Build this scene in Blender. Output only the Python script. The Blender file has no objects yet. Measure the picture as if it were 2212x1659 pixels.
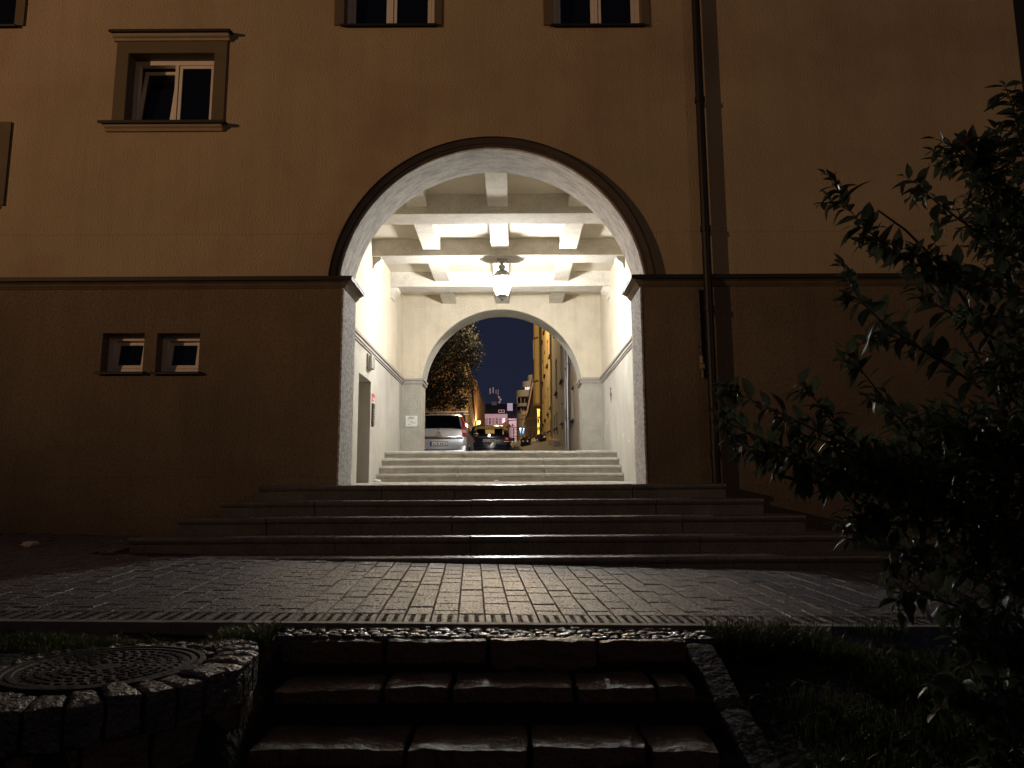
import bpy, bmesh, math, random
from mathutils import Vector, Matrix, geometry, noise
random.seed(7)
R = math.radians
PI = math.pi
scene = bpy.context.scene
COL = scene.collection

# ------------------------------------------------------------------ camera
F = 1597.0; CX = 1106.0; CY = 829.5       # focal length and centre of a 2212 x 1659 picture
PITCH = R(8.25); ROLL = R(0.27)
cd = bpy.data.cameras.new('camera'); cam = bpy.data.objects.new('camera', cd); COL.objects.link(cam)
cd.sensor_width = 36; cd.lens = 36*F/2212.0; cd.clip_end = 2000; cd.clip_start = 0.05
CM = (Matrix.Rotation(PI/2+PITCH, 4, 'X') @ Matrix.Rotation(-ROLL, 4, 'Z'))
cam.matrix_world = CM
scene.camera = cam
def ray(x, y):
    return (CM.to_3x3() @ Vector(((x-CX)/F, -(y-CY)/F, -1))).normalized()
def W(x, y, Y):                            # measured point on a plane across the view
    d = ray(x, y); t = Y/d.y; return d.x*t, d.z*t
def WX(x, y, X):                           # measured point on a wall running away
    d = ray(x, y); t = X/d.x; return d.y*t, d.z*t

# ------------------------------------------------------------------ mesh builder
class MB:
    def __init__(s): s.v = []; s.f = []; s.mi = []
    def add(s, vs, fs, m=0):
        b = len(s.v); s.v += [tuple(v) for v in vs]
        s.f += [tuple(b+i for i in f) for f in fs]; s.mi += [m]*len(fs); return s
    def box(s, x0, x1, y0, y1, z0, z1, m=0):
        return s.add([(x0,y0,z0),(x1,y0,z0),(x1,y1,z0),(x0,y1,z0),(x0,y0,z1),(x1,y0,z1),(x1,y1,z1),(x0,y1,z1)],
                     [(0,3,2,1),(4,5,6,7),(0,1,5,4),(1,2,6,5),(2,3,7,6),(3,0,4,7)], m)
    def cbox(s, x0, x1, y0, y1, z0, z1, b=0.01, m=0):      # chamfered box
        bm = bmesh.new(); bmesh.ops.create_cube(bm, size=1)
        for v in bm.verts:
            v.co = Vector(((x0+x1)/2+v.co.x*(x1-x0), (y0+y1)/2+v.co.y*(y1-y0), (z0+z1)/2+v.co.z*(z1-z0)))
        bmesh.ops.bevel(bm, geom=bm.edges[:], offset=b, segments=2, affect='EDGES', profile=0.5)
        bm.verts.index_update()
        s.add([v.co for v in bm.verts], [[v.index for v in f.verts] for f in bm.faces], m); bm.free(); return s
    def tube(s, pts, r, n=8, m=0, caps=True):
        pts = [Vector(p) for p in pts]; k = len(pts)
        rs = r if isinstance(r, (list, tuple)) else [r]*k
        vs = []; up = Vector((0,0,1))
        prev = None
        for i, p in enumerate(pts):
            t = (pts[min(i+1,k-1)]-pts[max(i-1,0)]).normalized()
            if prev is None:
                a = t.cross(up)
                if a.length < 1e-3: a = t.cross(Vector((1,0,0)))
                a.normalize()
            else:
                a = prev - t*prev.dot(t); a.normalize()
            prev = a; b = t.cross(a)
            for j in range(n):
                q = 2*PI*j/n; vs.append(p+(a*math.cos(q)+b*math.sin(q))*rs[i])
        fs = [(i*n+j, i*n+(j+1)%n, (i+1)*n+(j+1)%n, (i+1)*n+j) for i in range(k-1) for j in range(n)]
        if caps: fs += [tuple(range(n))[::-1], tuple(range((k-1)*n, k*n))]
        return s.add(vs, fs, m)
    def lathe(s, prof, c, n=16, m=0, axis='Z'):            # prof: (r, h)
        vs = []
        for r, h in prof:
            for j in range(n):
                q = 2*PI*j/n; a, b = r*math.cos(q), r*math.sin(q)
                if axis == 'Z': vs.append((c[0]+a, c[1]+b, c[2]+h))
                elif axis == 'Y': vs.append((c[0]+a, c[1]+h, c[2]+b))
                else: vs.append((c[0]+h, c[1]+a, c[2]+b))
        k = len(prof)
        fs = [(i*n+j, i*n+(j+1)%n, (i+1)*n+(j+1)%n, (i+1)*n+j) for i in range(k-1) for j in range(n)]
        fs += [tuple(range(n))[::-1], tuple(range((k-1)*n, k*n))]
        return s.add(vs, fs, m)
    def prism(s, poly, a0, a1, axis='Y', m=0):             # poly in the other two axes
        n = len(poly)
        def P(p, a):
            return {'Y': (p[0], a, p[1]), 'X': (a, p[0], p[1]), 'Z': (p[0], p[1], a)}[axis]
        vs = [P(p, a0) for p in poly]+[P(p, a1) for p in poly]
        fs = [tuple(range(n)), tuple(range(2*n-1, n-1, -1))]+[(i, (i+1)%n, n+(i+1)%n, n+i) for i in range(n)]
        return s.add(vs, fs, m)
    def panel(s, outer, holes, a0, a1, axis='Y', m=0):     # slab with openings
        loops = [outer]+holes
        tess = geometry.tessellate_polygon([[Vector((p[0], p[1], 0)) for p in l] for l in loops])
        flat = [p for l in loops for p in l]
        def P(p, a):
            return {'Y': (p[0], a, p[1]), 'X': (a, p[0], p[1]), 'Z': (p[0], p[1], a)}[axis]
        N = len(flat)
        vs = [P(p, a0) for p in flat]+[P(p, a1) for p in flat]
        fs = [tuple(t) for t in tess]+[tuple(N+i for i in t)[::-1] for t in tess]
        b = 0
        for l in loops:
            n = len(l)
            fs += [(b+i, b+(i+1)%n, N+b+(i+1)%n, N+b+i) for i in range(n)]; b += n
        return s.add(vs, fs, m)
    def sweep(s, path, prof, m=0):                         # prof: (outward, z), outward = right of travel
        pts = [Vector((p[0], p[1])) for p in path]; k = len(pts); n = len(prof); vs = []
        for i, p in enumerate(pts):
            ds = []
            if i > 0: ds.append((p-pts[i-1]).normalized())
            if i < k-1: ds.append((pts[i+1]-p).normalized())
            ns = [Vector((d.y, -d.x)) for d in ds]
            if len(ns) == 2: mm = (ns[0]+ns[1]); mm = mm/mm.length_squared*2
            else: mm = ns[0]
            for o, z in prof: vs.append((p.x+mm.x*o, p.y+mm.y*o, z))
        fs = [(i*n+j, (i+1)*n+j, (i+1)*n+(j+1)%n, i*n+(j+1)%n) for i in range(k-1) for j in range(n)]
        fs += [tuple(range(n)), tuple(range((k-1)*n, k*n))[::-1]]
        return s.add(vs, fs, m)
    def build(s, name, mats, parent=None, smooth=None, recalc=True, loc=None):
        me = bpy.data.meshes.new(name)
        vs = s.v
        base = Vector((0,0,0))
        if loc is not None: base = Vector(loc)
        elif parent is not None: base = parent.matrix_basis.translation.copy(); 
        if parent is not None and loc is None and parent.get('_abs'): base = Vector(parent['_abs'])
        if base.length: vs = [(v[0]-base.x, v[1]-base.y, v[2]-base.z) for v in vs]
        me.from_pydata(vs, [], s.f); me.update()
        if not isinstance(mats, (list, tuple)): mats = [mats]
        for mt in mats: me.materials.append(mt)
        if len(mats) > 1:
            me.polygons.foreach_set('material_index', s.mi)
        if recalc:
            bm = bmesh.new(); bm.from_mesh(me); bmesh.ops.recalc_face_normals(bm, faces=bm.faces[:]); bm.to_mesh(me); bm.free()
        if smooth is not None:
            me.polygons.foreach_set('use_smooth', [True]*len(me.polygons))
            try: me.set_sharp_from_angle(angle=R(smooth))
            except Exception: pass
        o = bpy.data.objects.new(name, me); COL.objects.link(o)
        if parent is not None:
            o.parent = parent
            if loc is not None: o.location = base-Vector(parent['_abs'])
        elif loc is not None: o.location = base
        o['_abs'] = tuple(base)
        return o
def tag(o, label=None, cat=None, group=None, kind=None):
    if label: o['label'] = label
    if cat: o['category'] = cat
    if group: o['group'] = group
    if kind: o['kind'] = kind
    return o
def thing(name, loc, label, cat, group=None):
    o = bpy.data.objects.new(name, None); COL.objects.link(o); o.location = loc; o['_abs'] = tuple(loc)
    return tag(o, label, cat, group)
def text_mesh(mb, body, size, origin, xdir, zdir, depth=0.002, m=0, align='CENTER', squeeze=1.0):
    cu = bpy.data.curves.new('lettering', 'FONT'); cu.body = body; cu.size = size; cu.align_x = align; cu.extrude = depth/2
    cu.resolution_u = 2; cu.offset = size*0.012
    ob = bpy.data.objects.new('lettering', cu); COL.objects.link(ob)
    bpy.context.view_layer.update()
    me = bpy.data.meshes.new_from_object(ob.evaluated_get(bpy.context.evaluated_depsgraph_get()))
    X = Vector(xdir).normalized(); Z = Vector(zdir).normalized(); N = X.cross(Z); O = Vector(origin)
    mb.add([O+X*v.co.x*squeeze+Z*v.co.y+N*v.co.z for v in me.vertices], [tuple(p.vertices) for p in me.polygons], m)
    bpy.data.objects.remove(ob); bpy.data.curves.remove(cu); bpy.data.meshes.remove(me)

# ------------------------------------------------------------------ materials
def mat(name, col, rough=0.8, metal=0.0, var=0.0, vscale=3.0, col2=None, bump=0.0, bscale=60.0, bdist=0.01,
        stain=0.0, stscale=1.0, stcol=None, spec=0.5, rvar=0.0, stretch=(1,1,1), speck=0.0, spscale=80, spcol=None, ramp=(0.35,0.65), rscale=None, streak=0.0, seam=None):
    m = bpy.data.materials.new(name); m.use_nodes = True; nt = m.node_tree; N = nt.nodes; L = nt.links
    b = N['Principled BSDF']; b.inputs['Roughness'].default_value = rough; b.inputs['Metallic'].default_value = metal
    b.inputs['Specular IOR Level'].default_value = spec
    c = tuple(col)+(1,); b.inputs['Base Color'].default_value = c
    tc = N.new('ShaderNodeTexCoord'); mp = N.new('ShaderNodeMapping'); mp.inputs['Scale'].default_value = stretch
    L.new(tc.outputs['Object'], mp.inputs['Vector']); V = mp.outputs['Vector']
    out = None
    def noise_ramp(scale, lo, hi, detail=6, vec=None, rough_=0.6):
        n = N.new('ShaderNodeTexNoise'); n.inputs['Scale'].default_value = scale; n.inputs['Detail'].default_value = detail
        n.inputs['Roughness'].default_value = rough_
        L.new(vec or V, n.inputs['Vector'])
        r = N.new('ShaderNodeMapRange'); r.inputs['From Min'].default_value = lo; r.inputs['From Max'].default_value = hi
        L.new(n.outputs['Fac'], r.inputs['Value']); return n, r.outputs['Result']
    def mix(fac, a, bcol):
        x = N.new('ShaderNodeMix'); x.data_type = 'RGBA'
        if isinstance(fac, (int, float)): x.inputs[0].default_value = fac
        else: L.new(fac, x.inputs[0])
        if isinstance(a, tuple): x.inputs[6].default_value = a
        else: L.new(a, x.inputs[6])
        if isinstance(bcol, tuple): x.inputs[7].default_value = bcol
        else: L.new(bcol, x.inputs[7])
        return x.outputs[2]
    cur = c
    if var > 0 or col2 is not None:
        _, f = noise_ramp(vscale, ramp[0], ramp[1])
        c2 = tuple(col2)+(1,) if col2 is not None else tuple(x*(1-var) for x in col)+(1,)
        cur = mix(f, cur, c2)
    if stain > 0:
        _, f = noise_ramp(stscale, 0.5, 0.72, 4)
        g = N.new('ShaderNodeMath'); g.operation = 'MULTIPLY'; g.inputs[1].default_value = stain; L.new(f, g.inputs[0])
        cur = mix(g.outputs[0], cur, tuple(stcol)+(1,) if stcol else tuple(x*0.4 for x in col)+(1,))
    if streak > 0:
        m2 = N.new('ShaderNodeMapping'); m2.inputs['Scale'].default_value = (5.0, 1.0, 0.28); L.new(tc.outputs['Object'], m2.inputs['Vector'])
        _, f = noise_ramp(1.3, 0.46, 0.75, 7, m2.outputs['Vector'], 0.7)
        g = N.new('ShaderNodeMath'); g.operation = 'MULTIPLY'; g.inputs[1].default_value = streak; L.new(f, g.inputs[0])
        cur = mix(g.outputs[0], cur, tuple(x*0.45 for x in col)+(1,))
    if seam:
        sx = N.new('ShaderNodeSeparateXYZ'); L.new(tc.outputs['Object'], sx.inputs[0])
        nz_ = N.new('ShaderNodeTexNoise'); nz_.inputs['Scale'].default_value = 1.5; nz_.inputs['Detail'].default_value = 8; L.new(tc.outputs['Object'], nz_.inputs['Vector'])
        for zc in seam:
            a1 = N.new('ShaderNodeMath'); a1.operation = 'MULTIPLY_ADD'; L.new(nz_.outputs['Fac'], a1.inputs[0]); a1.inputs[1].default_value = 0.03; L.new(sx.outputs['Z'], a1.inputs[2])
            a2 = N.new('ShaderNodeMath'); a2.operation = 'SUBTRACT'; L.new(a1.outputs[0], a2.inputs[0]); a2.inputs[1].default_value = zc
            a3 = N.new('ShaderNodeMath'); a3.operation = 'ABSOLUTE'; L.new(a2.outputs[0], a3.inputs[0])
            r = N.new('ShaderNodeMapRange'); r.inputs['From Min'].default_value = 0.0; r.inputs['From Max'].default_value = 0.012; r.inputs['To Min'].default_value = 0.28; r.inputs['To Max'].default_value = 0; L.new(a3.outputs[0], r.inputs['Value'])
            cur = mix(r.outputs['Result'], cur, tuple(x*0.35 for x in col)+(1,))
    if speck > 0:
        _, f = noise_ramp(spscale, 0.52, 0.6, 3)
        g = N.new('ShaderNodeMath'); g.operation = 'MULTIPLY'; g.inputs[1].default_value = speck; L.new(f, g.inputs[0])
        cur = mix(g.outputs[0], cur, tuple(spcol)+(1,) if spcol else (0.02,0.02,0.02,1))
    if not isinstance(cur, tuple): L.new(cur, b.inputs['Base Color'])
    if rvar > 0:
        n, f = noise_ramp(rscale or vscale*4, 0.3, 0.7)
        r = N.new('ShaderNodeMapRange'); r.inputs['To Min'].default_value = max(0.03, rough-rvar); r.inputs['To Max'].default_value = min(1, rough+rvar)
        L.new(f, r.inputs['Value']); L.new(r.outputs['Result'], b.inputs['Roughness'])
    if bump > 0:
        n = N.new('ShaderNodeTexNoise'); n.inputs['Scale'].default_value = bscale; n.inputs['Detail'].default_value = 5
        L.new(tc.outputs['Object'], n.inputs['Vector'])
        bp = N.new('ShaderNodeBump'); bp.inputs['Strength'].default_value = bump; bp.inputs['Distance'].default_value = bdist
        L.new(n.outputs['Fac'], bp.inputs['Height']); L.new(bp.outputs['Normal'], b.inputs['Normal'])
    return m
def emit(name, col, s):
    m = bpy.data.materials.new(name); m.use_nodes = True; nt = m.node_tree
    b = nt.nodes['Principled BSDF']; b.inputs['Base Color'].default_value = (*col,1); b.inputs['Emission Color'].default_value = (*col,1)
    b.inputs['Emission Strength'].default_value = s; b.inputs['Roughness'].default_value = 0.4; return m
def glassy(name, tint, alpha, rough=0.04, em=None, es=0):
    m = bpy.data.materials.new(name); m.use_nodes = True; nt = m.node_tree; N = nt.nodes; L = nt.links; N.clear()
    o = N.new('ShaderNodeOutputMaterial'); t = N.new('ShaderNodeBsdfTransparent'); t.inputs[0].default_value = (*tint,1)
    g = N.new('ShaderNodeBsdfGlossy'); g.inputs['Roughness'].default_value = rough
    fr = N.new('ShaderNodeFresnel'); fr.inputs[0].default_value = 1.5
    x = N.new('ShaderNodeMixShader'); L.new(fr.outputs[0], x.inputs[0]); L.new(t.outputs[0], x.inputs[1]); L.new(g.outputs[0], x.inputs[2])
    last = x
    if em:
        e = N.new('ShaderNodeEmission'); e.inputs[0].default_value = (*em,1); e.inputs[1].default_value = es
        y = N.new('ShaderNodeAddShader'); L.new(x.outputs[0], y.inputs[0]); L.new(e.outputs[0], y.inputs[1]); last = y
    L.new(last.outputs[0], o.inputs[0]); return m

def leafmat(name, col, col2, tr, rough, vscale=5, tw=0.45):
    m = mat(name, col, rough, col2=col2, vscale=vscale, spec=0.55); nt = m.node_tree; N = nt.nodes; L = nt.links
    b = N['Principled BSDF']; o = [n for n in N if n.type == 'OUTPUT_MATERIAL'][0]
    t = N.new('ShaderNodeBsdfTranslucent'); t.inputs[0].default_value = (*tr, 1)
    x = N.new('ShaderNodeMixShader'); x.inputs[0].default_value = tw
    L.new(b.outputs[0], x.inputs[1]); L.new(t.outputs[0], x.inputs[2]); L.new(x.outputs[0], o.inputs[0]); return m
M = {}
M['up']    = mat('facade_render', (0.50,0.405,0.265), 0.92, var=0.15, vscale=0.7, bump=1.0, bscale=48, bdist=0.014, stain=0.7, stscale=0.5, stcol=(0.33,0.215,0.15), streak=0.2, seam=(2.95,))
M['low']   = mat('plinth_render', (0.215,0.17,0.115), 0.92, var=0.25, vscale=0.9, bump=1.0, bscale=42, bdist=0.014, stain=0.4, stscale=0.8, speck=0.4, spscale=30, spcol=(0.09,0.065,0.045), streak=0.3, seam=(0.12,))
M['band']  = mat('surround_paint', (0.16,0.125,0.075), 0.85, var=0.15, vscale=3, bump=0.4, bscale=70, bdist=0.004)
M['trim']  = mat('trim_render', (0.42,0.34,0.24), 0.85, var=0.15, vscale=4, bump=0.3, bscale=60, bdist=0.003)
M['stringm'] = mat('string_render', (0.19,0.145,0.10), 0.85, var=0.25, vscale=4, bump=0.3, bscale=60, bdist=0.003, streak=0.4)
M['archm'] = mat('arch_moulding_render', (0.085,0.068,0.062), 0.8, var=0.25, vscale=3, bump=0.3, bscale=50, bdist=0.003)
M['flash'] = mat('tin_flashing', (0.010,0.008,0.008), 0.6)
M['cream'] = mat('passage_cream', (0.76,0.68,0.54), 0.92, var=0.12, vscale=1.6, bump=0.9, bscale=34, bdist=0.010, stain=0.35, stscale=2.5, stcol=(0.50,0.43,0.30), streak=0.22)
M['greyw'] = mat('passage_grey', (0.53,0.505,0.445), 0.9, var=0.16, vscale=1.8, bump=0.5, bscale=40, bdist=0.006, stain=0.35, stscale=1.6, stcol=(0.34,0.32,0.26), streak=0.4)
M['greyp'] = mat('passage_grey_rough', (0.44,0.42,0.36), 0.9, var=0.18, vscale=4, bump=1.0, bscale=30, bdist=0.010, stain=0.4, stscale=3, stcol=(0.32,0.31,0.27))
M['jamb']  = mat('worn_jamb_stone', (0.56,0.55,0.54), 0.85, col2=(0.27,0.265,0.27), vscale=26, bump=0.5, bscale=40, bdist=0.006, ramp=(0.42,0.58), stain=0.35, stscale=1.3, stcol=(0.33,0.32,0.31))
M['intr']  = mat('worn_intrados', (0.82,0.79,0.74), 0.85, col2=(0.44,0.42,0.39), vscale=9, bump=0.5, bscale=30, bdist=0.006, ramp=(0.40,0.64), stain=0.6, stscale=3, stcol=(0.50,0.48,0.44), stretch=(0.5,1.5,0.8), speck=0.3, spscale=50, spcol=(0.34,0.32,0.30))
M['beam']  = mat('beam_render', (0.78,0.735,0.645), 0.9, var=0.2, vscale=5, bump=0.35, bscale=30, bdist=0.004, stain=0.7, stscale=9, stcol=(0.54,0.51,0.45), stretch=(0.6,1,1), speck=0.45, spscale=45, spcol=(0.46,0.44,0.40))
M['ceil']  = mat('ceiling_render', (0.76,0.70,0.58), 0.9, var=0.12, vscale=2, bump=0.3, bscale=30, bdist=0.004)
M['moul']  = mat('moulding_grey', (0.40,0.37,0.34), 0.8, var=0.15, vscale=8)
M['stepi'] = mat('inner_step_stone', (0.64,0.61,0.55), 0.8, var=0.25, vscale=9, bump=0.4, bscale=60, bdist=0.003, stain=0.5, stscale=3, stcol=(0.36,0.34,0.30), speck=0.3, spscale=70, spcol=(0.25,0.24,0.21))
M['stepo'] = mat('outer_step_stone', (0.14,0.135,0.13), 0.30, var=0.3, vscale=6, bump=0.4, bscale=70, bdist=0.003, stain=0.5, stscale=2, stcol=(0.06,0.057,0.052), rvar=0.10, spec=0.8)
M['floor'] = mat('passage_floor', (0.46,0.44,0.40), 0.75, var=0.3, vscale=4, bump=0.3, bscale=40, bdist=0.004)
M['white'] = mat('window_white_paint', (0.88,0.83,0.77), 0.45, var=0.08, vscale=5)
M['pane']  = mat('dark_pane', (0.006,0.006,0.008), 0.06, spec=0.6)
M['pipe']  = mat('painted_downpipe', (0.018,0.013,0.010), 0.5, metal=0.2, var=0.3, vscale=6)
M['pav']   = mat('paver_concrete', (0.092,0.087,0.096), 0.42, var=0.3, vscale=2.2, bump=1.0, bscale=60, bdist=0.016, rvar=0.22, rscale=40, speck=0.85, spscale=58, spcol=(0.33,0.325,0.345), spec=0.6)  # pale specks paint glints of lit grain into the colour
M['tact']  = mat('tactile_concrete', (0.09,0.083,0.078), 0.5, var=0.35, vscale=6, bump=1.0, bscale=70, bdist=0.012, rvar=0.15, speck=0.7, spscale=60, spcol=(0.25,0.24,0.22))
M['joint'] = mat('joint_sand', (0.03,0.026,0.022), 0.95)
M['kerb']  = mat('kerb_concrete', (0.26,0.25,0.22), 0.7, var=0.3, vscale=5, bump=0.4, bscale=80, bdist=0.003)
M['stone'] = mat('sandstone_block', (0.19,0.12,0.075), 0.5, col2=(0.10,0.07,0.05), vscale=5, bump=1.0, bscale=30, bdist=0.02, rvar=0.15, spec=0.6)
M['cheek'] = mat('dark_cheek_stone', (0.07,0.055,0.04), 0.75, col2=(0.03,0.03,0.02), vscale=7, bump=1.0, bscale=30, bdist=0.02)  # cheek stones in a darker tone than the step blocks
M['cob']   = mat('wet_stone', (0.17,0.16,0.155), 0.3, col2=(0.08,0.072,0.068), vscale=14, bump=1.0, bscale=48, bdist=0.03, rvar=0.15, spec=0.7)
M['soil']  = mat('soil', (0.028,0.024,0.016), 0.95, col2=(0.012,0.014,0.007), vscale=3, bump=1, bscale=25, bdist=0.03)
M['iron']  = mat('cast_iron', (0.022,0.02,0.018), 0.7, var=0.4, vscale=10, bump=1.0, bscale=30, bdist=0.012, stain=0.9, stscale=7, stcol=(0.035,0.03,0.02))
M['asph']  = mat('yard_asphalt', (0.10,0.092,0.08), 0.85, var=0.35, vscale=0.8, bump=0.7, bscale=25, bdist=0.01)
M['yel']   = mat('yellow_render', (0.48,0.35,0.14), 0.9, var=0.12, vscale=0.8, bump=0.4, bscale=30, bdist=0.006)
M['gry']   = mat('grey_render', (0.36,0.31,0.24), 0.9, var=0.15, vscale=0.8, bump=0.4, bscale=30, bdist=0.006, stain=0.3, stscale=0.6)
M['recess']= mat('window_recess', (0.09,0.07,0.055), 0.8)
M['zinc']  = mat('zinc_pipe', (0.38,0.38,0.38), 0.4, metal=0.7)
M['dpipe'] = mat('dark_gutter_pipe', (0.035,0.03,0.03), 0.5)
M['pink']  = mat('pink_render', (0.45,0.27,0.24), 0.9, var=0.1, vscale=0.5)
M['pinkw'] = mat('pale_pink_trim', (0.6,0.47,0.45), 0.9)
M['roofd'] = mat('dark_roof_tiles', (0.02,0.018,0.018), 0.8, var=0.3, vscale=2)
M['brown'] = mat('brown_orange_render', (0.42,0.25,0.14), 0.9, var=0.15, vscale=0.6, bump=0.2, bscale=20)
M['modern']= mat('modern_block_concrete', (0.40,0.34,0.26), 0.85, var=0.1, vscale=0.4)
M['wood']  = mat('dark_boarding', (0.10,0.08,0.058), 0.8, var=0.6, vscale=2.5, stretch=(6,6,0.4))
M['rust']  = mat('rusty_rail', (0.22,0.12,0.08), 0.7, var=0.4, vscale=8)
M['bagp']  = mat('black_bag_plastic', (0.012,0.012,0.014), 0.35)
M['leaf']  = leafmat('shrub_leaf', (0.085,0.11,0.06), (0.045,0.06,0.035), (0.095,0.112,0.06), 0.42, 5, 0.42)
M['bark']  = mat('shrub_bark', (0.08,0.055,0.035), 0.7, var=0.4, vscale=20)
M['flower']= mat('pink_flower', (0.5,0.10,0.18), 0.6)
M['grass'] = leafmat('grass_blades', (0.065,0.078,0.032), (0.035,0.045,0.02), (0.09,0.115,0.035), 0.38, 2.5, 0.4)
M['tleaf'] = mat('tree_leaf', (0.024,0.031,0.024), 0.75, col2=(0.012,0.016,0.013), vscale=1.2)
M['silver']= mat('silver_paint', (0.50,0.53,0.60), 0.28, metal=0.5)
M['navy']  = mat('navy_paint', (0.005,0.013,0.05), 0.16, spec=0.4)
M['rubber']= mat('black_rubber', (0.015,0.015,0.015), 0.7)
M['blackp']= mat('black_plastic', (0.02,0.02,0.022), 0.4)
M['chrome']= mat('chrome', (0.75,0.75,0.76), 0.15, metal=1.0)
M['redl']  = mat('red_lamp_lens', (0.42,0.012,0.02), 0.2)
M['whitel']= mat('clear_lamp_lens', (0.6,0.5,0.5), 0.15)
M['platew']= mat('plate_white', (0.75,0.75,0.72), 0.4)
M['plateb']= mat('plate_blue', (0.02,0.06,0.45), 0.4)
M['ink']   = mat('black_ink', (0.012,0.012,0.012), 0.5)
M['seat']  = mat('seat_cloth', (0.02,0.02,0.022), 0.9)
M['cglass']= glassy('car_glass', (0.86,0.87,0.82), 1)
M['fogged'] = leafmat('misted_windscreen', (0.16,0.14,0.09), (0.05,0.045,0.03), (0.5,0.42,0.24), 0.4, 14, 0.8)
M['cglassd']= glassy('car_glass_dark', (0.42,0.42,0.38), 1)
M['signw'] = mat('sign_white', (0.78,0.78,0.78), 0.35)
M['signr'] = mat('sign_red', (0.6,0.03,0.05), 0.4)
M['signy'] = mat('sign_yellow', (0.75,0.6,0.15), 0.4)
M['litter']= mat('crumpled_paper', (0.68,0.6,0.5), 0.8)
M['dgrey'] = mat('dark_grey_metal', (0.06,0.055,0.05), 0.5, metal=0.4)
M['doorp'] = mat('door_paint', (0.13,0.12,0.10), 0.6, var=0.2, vscale=2)
M['lampm'] = mat('lantern_metal', (0.28,0.26,0.25), 0.5, metal=0.3)
M['lglass']= glassy('lantern_glass', (0.96,0.96,0.95), 1, 0.1, (1.0,0.97,0.92), 5.2)
M['bulb']  = emit('bulb', (1.0,0.96,0.88), 60)
M['warmE'] = emit('warm_lamp_glow', (1.0,0.75,0.28), 6)
M['blueE']  = emit('blue_sign_glow', (0.04,0.22,1.0), 7)
M['cyanE']  = emit('pale_blue_glow', (0.35,0.7,1.0), 6)
M['winE']  = emit('lit_window', (0.9,0.85,0.95), 0.75)
M['winE2'] = emit('lit_window_warm', (0.85,0.85,0.75), 0.5)

# ------------------------------------------------------------------ measures
FY = 8.35; BY = 9.0                # front wall faces
KY = 16.10; KB = 16.80             # back wall faces
AC = -0.228; AR = 1.76; AZ = 2.265  # back arch
AF = 1.80; JR = 1.74                # front arch and its jambs
SC = 2.47                          # string course level
PL = -2.42; PR = 1.98              # passage walls
BL, BR, BT = -15.0, 6.2, 12.5      # building extents
EAVE = 12.5
def arc(r, a0, a1, n, cx=AC, cz=AZ):
    return [(cx+r*math.cos(a0+(a1-a0)*i/n), cz+r*math.sin(a0+(a1-a0)*i/n)) for i in range(n+1)]
def pave_z(X, Y):
    return -0.605-0.022*X-0.028*(6.35-Y)

# ------------------------------------------------------------------ main building
B = thing('apartment_building', (AC, FY, 0.07), 'ochre rendered building pierced by the lit arched passage, with white framed windows', 'building')
def rect(x0, x1, z0, z1): return [(x0,z0),(x1,z0),(x1,z1),(x0,z1)]
wins = []
def wrect(xl, xr, yt, yb):
    x0, z1 = W(xl, yt, FY)[0], W((xl+xr)/2, yt, FY)[1]
    x0 = W(xl, (yt+yb)/2, FY)[0]; x1 = W(xr, (yt+yb)/2, FY)[0]
    return x0, x1, W((xl+xr)/2, yb, FY)[1], z1
w_big = wrect(274, 461.5, 116, 268.5)
w_s1 = wrect(219, 310, 719.5, 804); w_s2 = wrect(337, 430, 719.5, 804)
wt1x0, z_ = W(743, 56, FY); wt1x1, _ = W(939, 56, FY); w_t1 = (wt1x0, wt1x1, z_, z_+1.5)
wt2x0, z_ = W(1194.6, 56, FY); wt2x1, _ = W(1387, 56, FY); w_t2 = (wt2x0, wt2x1, z_, z_+1.5)
a, z_ = W(33, 57, FY); w_tl = (a-1.1, a, z_, z_+1.5)
a, z_ = W(-9, 445, FY); _, z2 = W(12, 290, FY); w_ml = (a-0.98, a-0.02, z_, z2)
ups = [w_big, w_t1, w_t2, w_tl, w_ml]
a0 = math.asin((SC-AZ)/AR); af = math.asin((SC-AZ)/AF)
up = MB()
out = [(BL,SC)]+[(p[0],p[1]) for p in arc(AF, PI-af, af, 64)]+[(BR,SC),(BR,BT),(BL,BT)]
up.panel(out, [rect(*w) for w in ups], FY, BY)
up.box(BL, BR, BY+0.0, KB, BT, BT+0.3)
up.box(BR-0.3, BR, BY, KB-0.7, -0.9, BT); up.box(BL, BL+0.3, BY, KB-0.7, -0.9, BT)
up.panel([(BL,SC)]+[(p[0],p[1]) for p in arc(AR, PI-a0, a0, 64)]+[(BR,SC),(BR,BT),(BL,BT)], [], KY+0.02, KB)
up.build('upper_wall', M['up'], B, recalc=True)
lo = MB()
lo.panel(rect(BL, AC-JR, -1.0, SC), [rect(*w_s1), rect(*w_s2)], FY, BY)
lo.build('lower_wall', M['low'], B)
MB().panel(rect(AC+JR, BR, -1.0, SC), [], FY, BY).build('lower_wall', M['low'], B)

# lining of the front arch: mottled worn stone
for s in (-1, 1):
    jl = MB(); xa = AC+s*JR; jl.box(min(xa, xa-s*0.02), max(xa, xa-s*0.02), FY-0.012, BY+0.004, -0.05, SC-0.005)
    jl.build('jamb_lining', M['jamb'], B)
il = MB()
o_ = arc(AF+0.002, af, PI-af, 64); i_ = arc(AF-0.02, af, PI-af, 64)
il.prism(o_+i_[::-1], FY-0.012, BY+0.004) if False else None
n = len(o_)
for k in range(n-1):
    q = [o_[k], o_[k+1], i_[k+1], i_[k]]
    ys = (FY-0.012, BY+0.004)
    il.add([(p[0], ys[0], p[1]) for p in q]+[(p[0], ys[1], p[1]) for p in q],
           [(0,1,2,3),(4,7,6,5),(3,2,6,7),(0,4,5,1)])
il.build('arch_soffit', M['intr'], B, smooth=40)
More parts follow.
